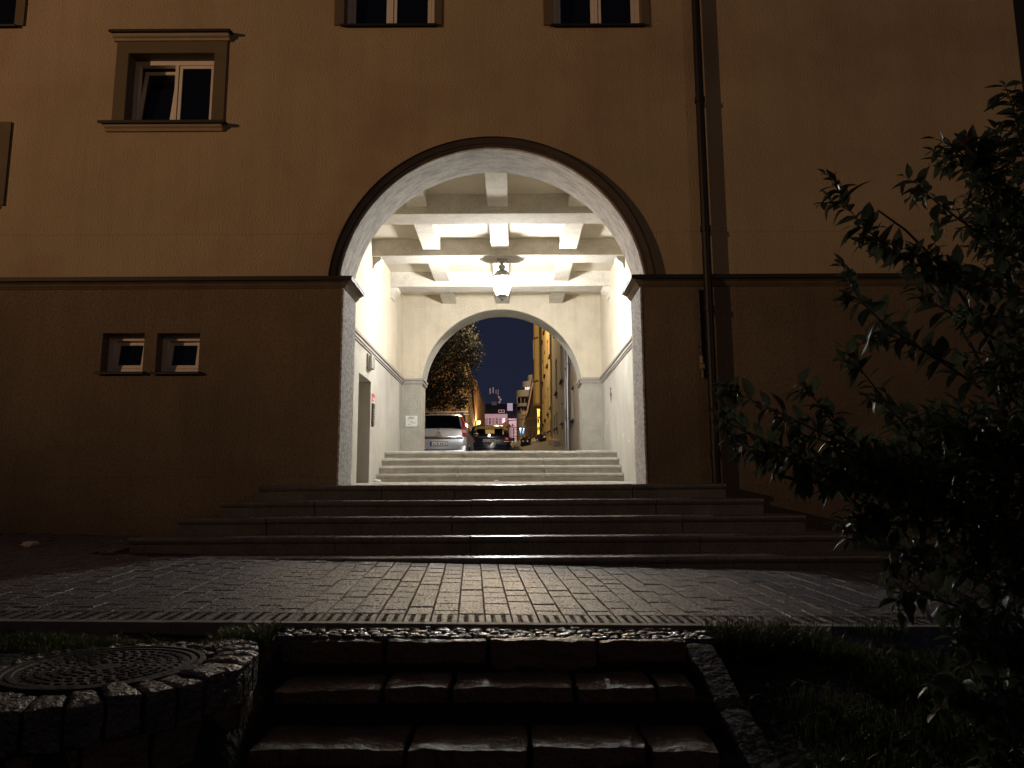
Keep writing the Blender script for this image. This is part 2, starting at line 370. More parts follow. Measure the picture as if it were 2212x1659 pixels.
# moulding round the front arch
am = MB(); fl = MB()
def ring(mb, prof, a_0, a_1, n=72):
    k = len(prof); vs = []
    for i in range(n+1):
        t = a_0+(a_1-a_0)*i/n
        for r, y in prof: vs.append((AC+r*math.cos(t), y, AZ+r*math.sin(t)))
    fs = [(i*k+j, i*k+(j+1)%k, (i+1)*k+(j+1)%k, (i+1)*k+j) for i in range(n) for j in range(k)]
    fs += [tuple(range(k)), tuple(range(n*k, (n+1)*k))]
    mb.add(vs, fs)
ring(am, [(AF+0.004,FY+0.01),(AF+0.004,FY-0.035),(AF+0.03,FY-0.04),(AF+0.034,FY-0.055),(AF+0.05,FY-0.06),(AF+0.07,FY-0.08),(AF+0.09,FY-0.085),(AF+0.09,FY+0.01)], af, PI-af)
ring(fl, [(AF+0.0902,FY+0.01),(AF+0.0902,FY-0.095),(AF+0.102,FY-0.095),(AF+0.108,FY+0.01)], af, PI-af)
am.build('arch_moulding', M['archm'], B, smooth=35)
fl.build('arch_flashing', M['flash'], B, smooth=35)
# string course with tin flashing
prof = [(-0.01,SC-0.125),(0.012,SC-0.125),(0.02,SC-0.112),(0.035,SC-0.10),(0.05,SC-0.075),(0.085,SC-0.055),(0.09,SC-0.02),(-0.01,SC-0.01)]
fprof = [(-0.01,SC-0.009),(0.0905,SC-0.019),(0.094,SC-0.05),(0.108,SC-0.052),(0.110,SC-0.006),(-0.01,SC+0.016)]
for path in ([(BL,FY),(AC-JR+0.02,FY),(AC-JR+0.02,BY)], [(AC+JR-0.02,BY),(AC+JR-0.02,FY),(BR,FY)]):
    MB().sweep(path, prof).build('string_course', M['stringm'], B)
    MB().sweep(path, fprof).build('string_course_flashing', M['flash'], B)

# windows of the facade ----------------------------------------------------
def window(rc, label, band=None, cap=False, sill='tin', style='double', tilt=False):
    x0, x1, z0, z1 = rc
    w = bpy.data.objects.new('window', None); COL.objects.link(w); w.parent = B
    base = Vector(((x0+x1)/2, FY, z0)); w.location = base-Vector(B['_abs']); w['_abs'] = tuple(base); w['label'] = label
    if band:
        bl, br, bt, bb = band; s = MB(); y0, y1 = FY-0.022, FY+0.002
        outer = rect(x0-bl, x1+br, z0-bb, z1+bt)
        if bb > 0.001: s.panel(outer, [rect(x0,x1,z0,z1)], y0, y1)
        else:
            s.panel([(x0-bl,z0),(x0,z0),(x0,z1),(x1,z1),(x1,z0),(x1+br,z0),(x1+br,z1+bt),(x0-bl,z1+bt)], [], y0, y1)
        # reveal lining in the same paint
        s.box(x0-0.003, x0+0.004, FY-0.02, FY+0.18, z0, z1); s.box(x1-0.004, x1+0.003, FY-0.02, FY+0.18, z0, z1)
        s.box(x0+0.004, x1-0.004, FY-0.02, FY+0.18, z1-0.004, z1+0.003)
        s.build('surround', M['band'], w)
    if cap:
        c0, c1 = x0-band[0]-0.035, x1+band[1]+0.03; zc = z1+band[2]
        MB().prism([(FY+0.0,zc-0.004),(FY-0.04,zc-0.004),(FY-0.045,zc+0.02),(FY-0.075,zc+0.035),(FY-0.085,zc+0.06),(FY-0.085,zc+0.085),(FY,zc+0.085)], c0, c1, 'X').build('cap_moulding', M['trim'], w)
        MB().prism([(FY,zc+0.086),(FY-0.088,zc+0.086),(FY-0.10,zc+0.066),(FY-0.122,zc+0.064),(FY-0.124,zc+0.094),(FY-0.085,zc+0.104),(FY,zc+0.12)], c0-0.03, c1+0.03, 'X').build('cap_flashing', M['flash'], w)
    if sill == 'moulded':
        c0, c1 = x0-band[0]-0.06, x1+band[1]-0.0
        MB().prism([(FY,z0-0.10),(FY-0.03,z0-0.10),(FY-0.045,z0-0.075),(FY-0.07,z0-0.06),(FY-0.085,z0-0.03),(FY-0.085,z0-0.015),(FY,z0-0.015)], c0, c1, 'X').build('sill', M['trim'], w)
        MB().prism([(FY+0.18,z0+0.012),(FY-0.086,z0-0.012),(FY-0.10,z0-0.036),(FY-0.12,z0-0.038),(FY-0.122,z0-0.006),(FY-0.085,z0+0.004),(FY+0.18,z0+0.022)], c0-0.05, c1+0.05, 'X').build('sill_flashing', M['flash'], w)
    else:
        MB().prism([(FY+0.18,z0+0.006),(FY-0.02,z0-0.016),(FY-0.055,z0-0.03),(FY-0.057,z0-0.006),(FY-0.02,z0+0.004),(FY+0.18,z0+0.016)], x0-0.035, x1+0.035, 'X').build('sill_flashing', M['flash'], w)
    yf = FY+0.15; t = 0.06
    fr = MB(); fr.panel(rect(x0,x1,z0+0.012,z1), [rect(x0+t,x1-t,z0+t,z1-t)], yf, yf+0.07)
    xm = (x0+x1)/2
    panes = []
    if style == 'double':
        fr.box(xm-0.02, xm+0.02, yf-0.006, yf+0.07, z0+t, z1-t)
        halves = [(x0+t, xm-0.02), (xm+0.02, x1-t)]
    else: halves = [(x0+t, x1-t)]
    fr.build('frame', M['white'], w)
    for k, (h0, h1) in enumerate(halves):
        sm = MB(); pm = MB(); st = 0.045
        sm.panel(rect(h0+0.004,h1-0.004,z0+t+0.004,z1-t-0.004), [rect(h0+st,h1-st,z0+t+st,z1-t-st)], yf+0.004, yf+0.055)
        pm.box(h0+st-0.004, h1-st+0.004, yf+0.024, yf+0.034, z0+t+st-0.004, z1-t-st+0.004)
        tl = tilt and (k == 0)
        if tl:
            zb = z0+t; an = R(-9)
            for mb in (sm, pm):
                mb.v = [(v[0], yf+0.02+(v[1]-yf-0.02)*math.cos(an)-(v[2]-zb)*math.sin(an), zb+(v[1]-yf-0.02)*math.sin(an)+(v[2]-zb)*math.cos(an)) for v in mb.v]
        so = sm.build('sash', M['white'], w)
        pm.build('pane', M['pane'], w)
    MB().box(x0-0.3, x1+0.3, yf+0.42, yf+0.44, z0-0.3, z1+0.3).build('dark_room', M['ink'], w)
    return w
bb = W(256, 92, FY)[0]; b2 = W(488, 180, FY)[0]
zt = W(370, 91, FY)[1]
window(w_big, 'first floor window with a moulded cap and sill, its left sash tilted open', (w_big[0]-W(249,180,FY)[0], b2-w_big[1], zt-w_big[3], 0), True, 'moulded', 'double', True)
window(w_s1, 'small square toilet window on the left of the pair, tilted open', None, False, 'tin', 'single', True)
window(w_s2, 'small square toilet window on the right of the pair, tilted open', None, False, 'tin', 'single', True)
window(w_t1, 'upper window over the left shoulder of the arch', (0.115,0.085,0.12,-0.02), False, 'tin')
window(w_t2, 'upper window over the right shoulder of the arch', (0.115,0.085,0.12,-0.02), False, 'tin')
window(w_tl, 'upper window cut by the left top corner of the picture', (0.11,0.11,0.12,-0.02), False, 'tin')
window(w_ml, 'window mostly beyond the left edge of the picture', (0.11,0.12,0.15,0), False, 'tin')

# neighbours: one beside the right corner, one unseen, added behind the viewer
nb = thing('neighbour_house', (10.2, 10, 0), 'dark unlit neighbouring house beyond the right corner of the ochre building', 'building')
MB().box(BR+0.005, 16, 8.9, 16, -0.9, 13.5).build('wall', M['dgrey'], nb)
MB().prism([(8.7,13.501),(16.2,13.501),(12.4,16)], BR+0.01, 16.3, 'X').build('roof', M['roofd'], nb)
# downpipe
dx = W(1501, 0, FY-0.1)[0]
dp = MB(); dp.tube([(dx,FY-0.125,BT),(dx,FY-0.125,-0.62)], 0.05, 14)
d = dp.build('downpipe', M['pipe'], B, smooth=50)
for z in (4.6, 3.0, SC-0.42, 0.4):
    MB().lathe([(0.05,-0.03),(0.062,-0.03),(0.062,0.03),(0.05,0.03)], (dx, FY-0.125, z), 14).build('pipe_collar', M['pipe'], B, smooth=40)
    MB().box(dx-0.012, dx+0.012, FY-0.08, FY, z-0.02, z+0.02).build('pipe_bracket', M['pipe'], B)
cb = MB(); cxx = dx-0.085
cb.tube([(cxx,FY-0.03,SC-0.16),(cxx+0.004,FY-0.03,1.3)], 0.014, 8)
cb.build('conduit', M['dgrey'], B, smooth=50)
for z, h, r in ((1.95,0.05,0.022),(1.62,0.05,0.03),(1.43,0.09,0.024)):
    MB().lathe([(r*0.7,0),(r,0.006),(r,h-0.006),(r*0.7,h)], (cxx+0.002, FY-0.035, z), 10).build('conduit_fitting', M['trim'] if z < 1.5 else M['dgrey'], B, smooth=40)
b_ = MB(); b_.box(cxx-0.016, cxx+0.026, FY-0.06, FY-0.01, 1.37, 1.425); b_.box(cxx-0.005, cxx+0.01, FY-0.05, FY-0.02, 1.27, 1.36)
b_.build('cable_clamp', M['trim'], B)

# passage walls, ceiling
DY0, DY1, DZ = 11.55, 12.55, 1.87       # door niche in the left wall
FZ0, FZ1 = 0.075, 0.17                  # floor from front to foot of the inner steps
TOPZ = 0.755
gw = MB()
gw.panel([(BY,-0.1),(DY0,-0.1),(DY0,DZ),(DY1,DZ),(DY1,-0.1),(KY,-0.1),(KY,SC-0.06),(BY,SC-0.06)], [], PL-0.45, PL, 'X')
gw.build('passage_wall_lower', M['greyw'], B)
MB().box(PR, PR+0.3, BY, KY, -0.1, SC-0.06).build('passage_wall_lower', M['greyw'], B)
cw = MB()
cw.box(PL-0.45, PL+0.003, BY, KY, SC-0.06, 4.6); cw.box(PR-0.003, PR+0.3, BY, KY, SC-0.06, 4.6)
cw.panel([(PL,SC-0.06)]+[(AC-AR,SC-0.06)]+arc(AR, PI-a0, a0, 64)+[(AC+AR,SC-0.06),(PR,SC-0.06),(PR,4.6),(PL,4.6)], [], KY, KB-0.02)
cw.panel([(PL,-0.1),(AC-JR-0.001,-0.1),(AC-JR-0.001,SC)]+arc(AF+0.003, PI-af, af, 64)+[(AC+JR+0.001,SC),(AC+JR+0.001,-0.1),(PR,-0.1),(PR,4.6),(PL,4.6)], [], BY-0.0, BY+0.02)
cw.build('passage_wall_upper', M['cream'], B)
gp = MB()
gp.box(PL-0.002, AC-AR, KY-0.002, KB+0.002, -0.1, SC-0.06); gp.build('back_arch_pier', M['greyp'], B); gp = MB(); gp.box(AC+AR, PR+0.002, KY-0.002, KB+0.002, -0.1, SC-0.06)
gp.build('back_arch_pier', M['greyp'], B)
lw = MB(); lw.box(BL, PL-0.45, KY, KB, -0.1, SC); lw.box(PR+0.3, BR, KY, KB, -0.1, SC); lw.build('rear_wall', M['low'], B)
bs = MB(); o_ = arc(AR+0.002, a0, PI-a0, 64); i_ = arc(AR-0.012, a0, PI-a0, 64)
for k in range(64):
    q = [o_[k], o_[k+1], i_[k+1], i_[k]]; ys = (KY-0.004, KB+0.004)
    bs.add([(p[0], ys[0], p[1]) for p in q]+[(p[0], ys[1], p[1]) for p in q], [(0,1,2,3),(4,7,6,5),(3,2,6,7),(0,4,5,1)])
bs.build('back_arch_soffit', M['greyp'], B, smooth=40)
iprof = [(-0.01,SC-0.14),(0.02,SC-0.14),(0.022,SC-0.115),(0.04,SC-0.11),(0.042,SC-0.075),(0.03,SC-0.07),(0.032,SC-0.06),(0.06,SC-0.055),(0.062,SC-0.012),(0.05,SC),(-0.01,SC)]
for path in ([(PL+0.003,BY),(PL+0.003,KY),(AC-AR,KY),(AC-AR,KB)], [(AC+AR,KB),(AC+AR,KY),(PR-0.003,KY),(PR-0.003,BY)]):
    MB().sweep(path, iprof).build('passage_moulding', M['moul'], B)
MB().box(PL-0.2, PR+0.2, BY, KB, 4.35, 4.62).build('ceiling', M['ceil'], B)
beamY = [10.42, 12.37, 14.32]; bw = 0.45; ZB = 4.05; ZJ = 4.15
for y in beamY:
    MB().cbox(PL-0.1, PR+0.1, y, y+bw, ZB, 4.40, 0.008).build('ceiling_beam', M['beam'], B)
    for s, x in ((1, PL), (-1, PR)):
        c = MB(); pr = [(x,ZB+0.002),(x+s*0.15,ZB+0.002),(x+s*0.15,ZB-0.03),(x+s*0.13,ZB-0.07),(x+s*0.08,ZB-0.10),(x+s*0.04,ZB-0.14),(x+s*0.03,ZB-0.2),(x,ZB-0.22)]
        c.prism(pr, y+0.06, y+bw-0.06); c.build('beam_corbel', M['beam'], B)
ys_ = [BY]+[v for y in beamY for v in (y, y+bw)]+[KY]
for k in range(4):
    for xc in (-1.385, -0.20, 0.985):
        MB().cbox(xc-0.15, xc+0.15, ys_[2*k]-0.02, ys_[2*k+1]+0.02, ZJ, 4.38, 0.007).build('ceiling_joist', M['beam'], B)
# service door in the niche
dn = MB(); dn.box(PL-0.40, PL-0.36, DY0+0.0, DY1, 0.0, DZ); dn.build('passage_door', M['doorp'], B)
MB().tube([(PL-0.36,DY1-0.12,0.98),(PL-0.31,DY1-0.12,0.98),(PL-0.31,DY1-0.24,0.98)], 0.009, 8).build('door_handle', M['zinc'], B)

# floors & steps -----------------------------------------------------------
fm = MB(); fm.add([(PL,8.32,0.066),(PR,8.32,0.066),(PR,13.25,FZ1),(PL,13.25,FZ1),(PL,8.32,-0.3),(PR,8.32,-0.3),(PR,13.25,-0.3),(PL,13.25,-0.3)],
                  [(0,1,2,3),(4,7,6,5),(0,4,5,1),(1,5,6,2),(2,6,7,3),(3,7,4,0)])
tag(fm.build('passage_floor', M['floor']), kind='structure')
def step_profile(yf, yb, zt, zb, nose=0.03, th=0.05):
    return [(yb,zb),(yf+nose,zb),(yf+nose,zt-th-0.012),(yf+0.012,zt-th-0.006),(yf+0.004,zt-th+0.004),(yf,zt-th+0.02),(yf+0.0,zt-0.016),(yf+0.004,zt-0.005),(yf+0.014,zt),(yb,zt)]
def block_row(parent, name, x0, x1, yf, yb, zt, zb, m, cuts, nose=0.03, th=0.05, jit=0.004):
    mb = MB(); xs = [x0]+[c for c in cuts if x0+0.2 < c < x1-0.2]+[x1]
    for a, b in zip(xs[:-1], xs[1:]):
        dz = random.uniform(-jit, jit); dy = random.uniform(-jit, jit); g = 0.004; tlt = random.uniform(-jit, jit)*0.8
        pr = step_profile(yf+dy, yb, zt+dz, zb, nose, th)
        n = len(pr); K = max(2, int((b-a)/0.12)); vs = []
        for q in range(K+1):
            xx = a+g+(b-a-2*g)*q/K
            wob = 0.0015*noise.noise(Vector((xx*5, yf*3, 0)))+tlt*(q/K-0.5)
            ch = 0.002*noise.noise(Vector((xx*23, yf*3, zt)))+0.012*max(0, noise.noise(Vector((xx*3.1, yf*5, zt*9)))-0.42)
            for (yy, zz) in pr:
                top = 1 if zz > zt-0.05 else 0
                vs.append((xx, yy+(ch if yy < yf+0.02 else 0), zz+(wob if top else 0)))
        fs = [(q*n+j, (q+1)*n+j, (q+1)*n+(j+1)%n, q*n+(j+1)%n) for q in range(K) for j in range(n)]
        fs += [tuple(range(n)), tuple(range(K*n, (K+1)*n))[::-1]]
        mb.add(vs, fs)
    return mb.build(name, m, parent, smooth=30)
ist = thing('inner_staircase', (AC, 13.2, FZ1), 'four pale moulded stone steps inside the lit passage below the back arch', 'steps')
for k in range(4):
    zt = FZ1+(TOPZ-FZ1)*(k+1)/4
    block_row(ist, 'step', PL+0.002, PR-0.002, 13.2+0.27*k, 13.2+0.27*(k+1)+(0.06 if k < 3 else 0.1), zt, zt-0.146-(0.1 if k else 0.2), M['stepi'], [-1.02+0.02*k, 0.52-0.03*k, 1.2] if k == 3 else [-0.98+0.03*k, 0.58], 0.045, 0.055, 0.004)
ost = thing('outer_staircase', (AC, 6.35, -0.6), 'five wide dark stone steps rising from the paving to the arch', 'steps')
ocuts = [[-1.4, -0.62, 1.28], [-2.0, -0.42, 1.45], [-2.35, -0.58, 1.62], [-1.6, -0.38, 1.68], [-1.65, 1.3]]
for n_ in range(5):
    zt = 0.07-0.155*n_; yf = 7.95-0.4*n_
    block_row(ost, 'step', -2.71-0.245*n_, 2.28+0.26*n_, yf, FY-0.001 if n_ == 0 else yf+0.45, zt, zt-0.3, M['stepo'], ocuts[n_], 0.03, 0.05, 0.004)
    if n_ > 0:      # the flanks that wrap round the landing
        pass
        for s, xe in ((-1, -2.71-0.245*n_), (1, 2.28+0.26*n_)):
            fk = MB(); x_in = xe-s*0.30
            fk.cbox(min(xe,x_in), max(xe,x_in), yf+0.452, FY-0.003, zt-0.35, zt, 0.01)
            fk.build('step_flank', M['stepo'], ost)

# yard floor behind the passage
def yard_z(X, Y):
    base = 16.6+2.64*(1.75-max(-1.0, min(1.75, X)))
    d = Y-base; s = 0.0
    if d > 0: s = 0.085*d
    if s > 3.0: s = 3.0+(s-3.0)*0.72
    return 0.74+s
ym = MB()
ysL = [14.2,15,16,17,18,19,20,21,22,23,24,25,26,28,30,33,36,40,45,50,55,60,70,80,100,130,170,230,330,500]
xsL = [-300,-120,-60,-30,-15,-8,-5,-3.5,-2.6,-2,-1.5,-1,-0.5,0,0.5,1,1.75,3,6,10,20,40,80,150,300]
vs = []; 
for Y in ysL:
    for X in xsL:
        z = yard_z(X, Y)
        if Y > 17: z += 0.02*noise.noise(Vector((X*0.8, Y*0.8, 3)))
        if Y < 16.9: X = max(PL-0.3, min(PR+0.2, X)); z = 0.748
        vs.append((X, Y, z))
nx = len(xsL)
ym.add(vs, [(j*nx+i, j*nx+i+1, (j+1)*nx+i+1, (j+1)*nx+i) for j in range(len(ysL)-1) for i in range(nx-1)])
tag(ym.build('yard_ground', M['asph'], smooth=60), kind='structure')

# front pavement -----------------------------------------------------------
U = Vector((1, 0.054)).normalized(); Vd = Vector((-U.y, U.x)); K0 = Vector((0, 3.93))
def uv(u, v): p = K0+U*u+Vd*v; return p.x, p.y
def under_stairs(x, y):
    for n_ in range(5):
        if y > 7.95-0.4*n_+0.12 and -2.71-0.245*n_+0.05 < x < 2.28+0.26*n_-0.05: return True
    return False
pv = MB()
def paver(mb, u0, u1, v0, v1, g=0.0022, b=0.0042, lift=0.0, tile=0.006, jz=0.003):
    cs = [(u0+g,v0+g),(u1-g,v0+g),(u1-g,v1-g),(u0+g,v1-g)]
    du, dv = random.uniform(-tile, tile), random.uniform(-tile, tile); dz = random.uniform(-jz, jz)+lift
    uc, vc = (u0+u1)/2, (v0+v1)/2
    vs = []
    for inset, drop in ((b, 0), (0, b*1.5), (0, 0.05)):
        for (u, v) in cs:
            uu = u+(inset*0.7 if u < uc else -inset*0.7); vv = v+(inset*2.2 if v < vc else -inset*1.2)
            x, y = uv(uu, vv); z = pave_z(x, y)+dz+(uu-uc)*du*2+(vv-vc)*dv*2-drop
            vs.append((x, y, z))
    fs = [(0,1,2,3)]+[(4+i, 4+(i+1)%4, (i+1)%4, i) for i in range(4)]+[(8+i, 8+(i+1)%4, 4+(i+1)%4, 4+i) for i in range(4)]
    mb.add(vs, fs)
TD = 0.24
for c in range(-62, 62):
    u0 = c*0.142; off = (0.5 if c % 2 else 0.0)*0.205+random.choice((0, 0.0, 0.01))
    v = TD-0.205+off if off > 0.01 else TD
    first = True
    while v < 4.9:
        v0, v1 = max(v, TD), v+0.205
        if v1-v0 > 0.04:
            x, y = uv(u0+0.07, (v0+v1)/2)
            if y < FY-0.12 and not under_stairs(x, y): paver(pv, u0, u0+0.142, v0, v1)
        v += 0.205
pvo = tag(pv.build('pavement', M['pav']), kind='structure')
tc_ = MB()
for c in range(-62, 62):
    u0 = c*0.142
    if random.random() < 0: continue
    paver(tc_, u0, u0+0.142, 0.02, TD-0.002, tile=0.0, jz=0.0)
    for i in range(2):
        for j in range(6):
            x, y = uv(u0+0.043+0.056*i, 0.042+0.034*j); z = pave_z(x, y)
            rx, ry = 0.017, 0.0075
            vs = [(x+rx*math.cos(q*PI/3), y+ry*math.sin(q*PI/3), z-0.002) for q in range(6)]+[(x+0.6*rx*math.cos(q*PI/3), y+0.6*ry*math.sin(q*PI/3), z+0.004) for q in range(6)]
            tc_.add(vs, [(q, (q+1)%6, 6+(q+1)%6, 6+q) for q in range(6)]+[(6,7,8,9,10,11)])
tag(tc_.build('tactile_paving', M['tact']), kind='structure')
jb = MB(); vs = []
gx = [-9+0.5*i for i in range(37)]; gy = [-0.0, 1.2, 2.4, 3.6, 4.8]
for v in gy:
    for u in gx:
        x, y = uv(u, v); y = min(y, FY+0.05); vs.append((x, y, pave_z(x, y)-0.014))
jb.add(vs, [(j*37+i, j*37+i+1, (j+1)*37+i+1, (j+1)*37+i) for j in range(4) for i in range(36)])
tag(jb.build('paving_bed', M['joint']), kind='structure')
kb = MB()
for c in range(-9, 9):
    u0, u1 = c*1.0+0.3, c*1.0+1.297
    cs = []
    dz = random.uniform(-0.003, 0.003)
    for (u, v, dzz) in ((u0,-0.045,0),(u1,-0.045,0),(u1,0.01,0),(u0,0.01,0)):
        x, y = uv(u, v); cs.append((x, y, pave_z(x, y)+0.006+dz))
    lowv = [(p[0], p[1], p[2]-0.22) for p in cs]
    kb.add(cs+lowv, [(0,1,2,3),(0,4,5,1),(1,5,6,2),(2,6,7,3),(3,7,4,0)])
tag(kb.build('kerb', M['kerb']), kind='structure')

# garden ground
def garden_z(x, y):
    ky = 3.93+0.054*x-0.05
    t = max(0, ky-y); z0 = pave_z(x, ky)
    sl0 = 0.42-0.15*max(0, min(1, (x-0.95)/0.3)); z = z0-(0.07 if x < 0.95 else 0.02)-sl0*min(t, 2.1)
    if x < -1.0:                     # round planter terrace
        d = math.hypot(x+1.75, y-3.12)
        zz = z0-0.055
        if y > 2.95 or d < 0.7: z = min(zz, z+0.6) if y > 2.9 or d < 0.68 else z
        if x < -1.75 and y > 2.45: z = zz
    z += 0.02*noise.noise(Vector((x*2.2, y*2.2, 1)))
    return z
gm = MB(); xs = [-40,-25,-15,-10,-8]+[-7+0.12*i for i in range(117)]+[8,10,15,25,40]; ysg = [-30,-20,-12,-6,-3,-1]+[0.12*i for i in range(0, 33)]
vs = []
for y in ysg:
    for x in xs:
        yy = y+(0.0 if y < 3.8 else 0); ky = 3.93+0.054*x-0.046
        yy = min(yy, ky); 
        z = garden_z(x, yy)
        if -1.25 < x < 0.9 and yy > 1.5: z -= 0.12
        if abs(x) > 7.1: yy = min(yy, 3.3)
        vs.append((x, yy, z))
nx = len(xs)
gm.add(vs, [(j*nx+i, j*nx+i+1, (j+1)*nx+i+1, (j+1)*nx+i) for j in range(len(ysg)-1) for i in range(nx-1)])
tag(gm.build('garden_ground', M['soil'], smooth=60), kind='structure')
sg = MB()
for (xa, xb) in ((-40, -8.0), (7.4, 40)):
    sg.add([(xa,3.0,-0.75),(xb,3.0,-0.75),(xb,8.4 if xa < 0 else 30,-0.75),(xa,8.4 if xa < 0 else 30,-0.75)], [(0,1,2,3)])
tag(sg.build('side_ground', M['soil']), kind='structure')

# garden stone steps -------------------------------------------------------
def rough_block(mb, x0, x1, y0, y1, z0, z1, amp=0.012, seed=0, nx=None):
    bm = bmesh.new()
    nx = nx or max(3, int((x1-x0)/0.035)); ny = max(2, int((y1-y0)/0.04)); nz = max(2, int((z1-z0)/0.04))
    # grid on each side
    def face(fn, a, b):
        base = len(mb.v); vs = []
        for j in range(b+1):
            for i in range(a+1):
                p = fn(i/a, j/b)
                cx_, cy_, cz_ = (x0+x1)/2, (y0+y1)/2, (z0+z1)/2
                q = Vector(p)
                ex = min(q.x-x0, x1-q.x); ey = min(q.y-y0, y1-q.y); ez = min(q.z-z0, z1-q.z)
                e = sorted((ex, ey, ez)); r = 0.018
                if e[1] < r:           # soften arrises
                    c = Vector((max(x0+r, min(x1-r, q.x)), max(y0+r, min(y1-r, q.y)), max(z0+r, min(z1-r, q.z))))
                    dd = q-c
                    if dd.length > 0: q = c+dd.normalized()*r
                nn = noise.noise_vector(Vector((q.x*9+seed, q.y*9, q.z*9)))*amp+noise.noise_vector(Vector((q.x*28+seed, q.y*28, q.z*28)))*amp*0.55
                vs.append(q+nn)
        mb.add(vs, [(j*(a+1)+i, j*(a+1)+i+1, (j+1)*(a+1)+i+1, (j+1)*(a+1)+i) for j in range(b) for i in range(a)])
    lx = lambda t: x0+(x1-x0)*t; ly = lambda t: y0+(y1-y0)*t; lz = lambda t: z0+(z1-z0)*t
    face(lambda s, t: (lx(s), ly(t), z1), nx, ny)
    face(lambda s, t: (lx(s), y0, lz(t)), nx, nz)
    face(lambda s, t: (x0, ly(1-s), lz(t)), ny, nz)
    face(lambda s, t: (x1, ly(s), lz(t)), ny, nz)
    bm.free()
gs = thing('garden_staircase', (-0.15, 2.6, -1.2), 'rough sandstone block steps dropping from the kerb towards the viewer', 'steps')
rows = [ # front edge Y, top z, x0, x1, cuts
 (3.63, -0.694, -1.06, 0.83, [-0.61,-0.12,0.40]),
 (3.345, -0.84, -1.04, 0.80, [-0.57,-0.27,0.27,0.62]),
 (3.015, -0.98, -1.03, 0.80, [-0.42,0.06,0.52]),
 (2.67, -1.12, -1.03, 0.82, [-0.3,0.22])]
gr_ = random.Random(3)
for k, (yf, zt, x0, x1, cuts) in enumerate(rows):
    mb = MB(); xs2 = [x0]+cuts+[x1]
    for a, b in zip(xs2[:-1], xs2[1:]):
        jz = gr_.uniform(-0.008, 0.008); jy = gr_.uniform(-0.015, 0.015)
        rough_block(mb, a+0.007, b-0.007, yf+jy, yf+(0.07 if k == 0 else 0.46), zt-0.17, zt+jz, 0.010, k*7+a)
    mb.build('step', M['stone'] if k else M['stone'], gs, smooth=60, recalc=False)
# small setts between kerb and the first step
ss = MB()
for r in range(5):
    x = -1.16+0.05*gr_.random()
    while x < 0.92:
        w_ = gr_.uniform(0.05, 0.11)
        y0 = 3.70+0.036*r+0.052*x+0.01
        rough_block(ss, x, x+w_-0.003, y0, y0+0.033, -0.80, pave_z(x, y0)-0.006-0.002*(4-r)+gr_.uniform(-0.003, 0.003), 0.0045, x*3+r, nx=4)
        x += w_
ss.build('stone_sett_strip', M['cob'], gs, smooth=60, recalc=False)
# sloping cheek stones on both sides of the steps
for xs_, w0 in (((-1.09,-1.27), 0.13), ((0.825,0.93), 0.13)):
    ck = MB(); sgn = -1 if xs_[0] < 0 else 1
    for (ya, yb) in ((3.28,3.70),(2.86,3.27),(2.4,2.85)):
        b0 = len(ck.v); rough_block(ck, 0, w0, ya, yb, -0.4, 0.0, 0.012, ya*7+sgn)
        for q in range(b0, len(ck.v)):
            vx_, vy_, vz_ = ck.v[q]; f_ = (3.70-vy_)/1.3
            ck.v[q] = (xs_[0]+(xs_[1]-xs_[0])*f_+sgn*vx_ if sgn > 0 else xs_[0]+(xs_[1]-xs_[0])*f_-w0+vx_, vy_, vz_-0.70-0.42*(3.68-vy_)+(0.02 if sgn < 0 else -0.03))
    ck.build('cheek_stones', M['cheek'], gs, smooth=60, recalc=False)

MB().prism([(3.87,-0.76),(3.62,-0.80),(3.6,-0.88),(3.33,-0.90),(3.3,-1.02),(3.02,-1.04),(2.98,-1.16),(2.4,-1.25),(2.4,-1.9),(3.87,-1.9)], -1.3, 0.98, 'X').build('footing', M['soil'], gs)
# round planter wall with manhole ------------------------------------------
pc = Vector((-1.75, 3.12)); pr_ = 0.68
pw = thing('planter_wall', (pc.x, pc.y, -1.3), 'curved low sandstone wall round the grassy bed left of the garden steps', 'wall')
t0, t1 = R(-100), R(48)
capz = -0.665
for lvl in range(4):
    mb = MB(); zt = capz-0.0-0.145*lvl; r0 = pr_-(0.17 if lvl == 0 else 0.12); r1 = pr_+(0.0 if lvl == 0 else -0.012)
    nblk = 15 if lvl == 0 else 8
    for k in range(nblk):
        a_ = t0+(t1-t0)*(k+(0.5 if lvl % 2 else 0)-0.25)/nblk; b_2 = a_+(t1-t0)/nblk-0.022
        na, nr, nz = 8, 5, 4
        def pt(s, r, z, sd=k+lvl*11):
            t = a_+(b_2-a_)*s; rr = r0+(r1-r0)*r
            q = Vector((pc.x+rr*math.cos(t), pc.y+rr*math.sin(t), z))
            am_ = 0.009
            return q+noise.noise_vector(q*9+Vector((sd,0,0)))*am_+noise.noise_vector(q*26)*am_*0.7
        def grid(fn, a, b):
            vs = [fn(i/a, j/b) for j in range(b+1) for i in range(a+1)]
            mb.add(vs, [(j*(a+1)+i, j*(a+1)+i+1, (j+1)*(a+1)+i+1, (j+1)*(a+1)+i) for j in range(b) for i in range(a)])
        zz = zt+gr_.uniform(-0.008, 0.008)
        grid(lambda s, t: pt(s, t, zz-(0.012 if s in (0, 1) or t in (0, 1) else 0)), na, nr)
        grid(lambda s, t: pt(s, 1, zz-0.012-(0.13)*t), na, nz)
        grid(lambda s, t: pt(0, s, zz-0.012-(0.13)*t), nr, nz)
        grid(lambda s, t: pt(1, s, zz-0.012-(0.13)*t), nr, nz)
    mb.build('stone_course', M['cob'] if lvl == 0 else M['stone'], pw, smooth=60, recalc=False)
wl = MB()
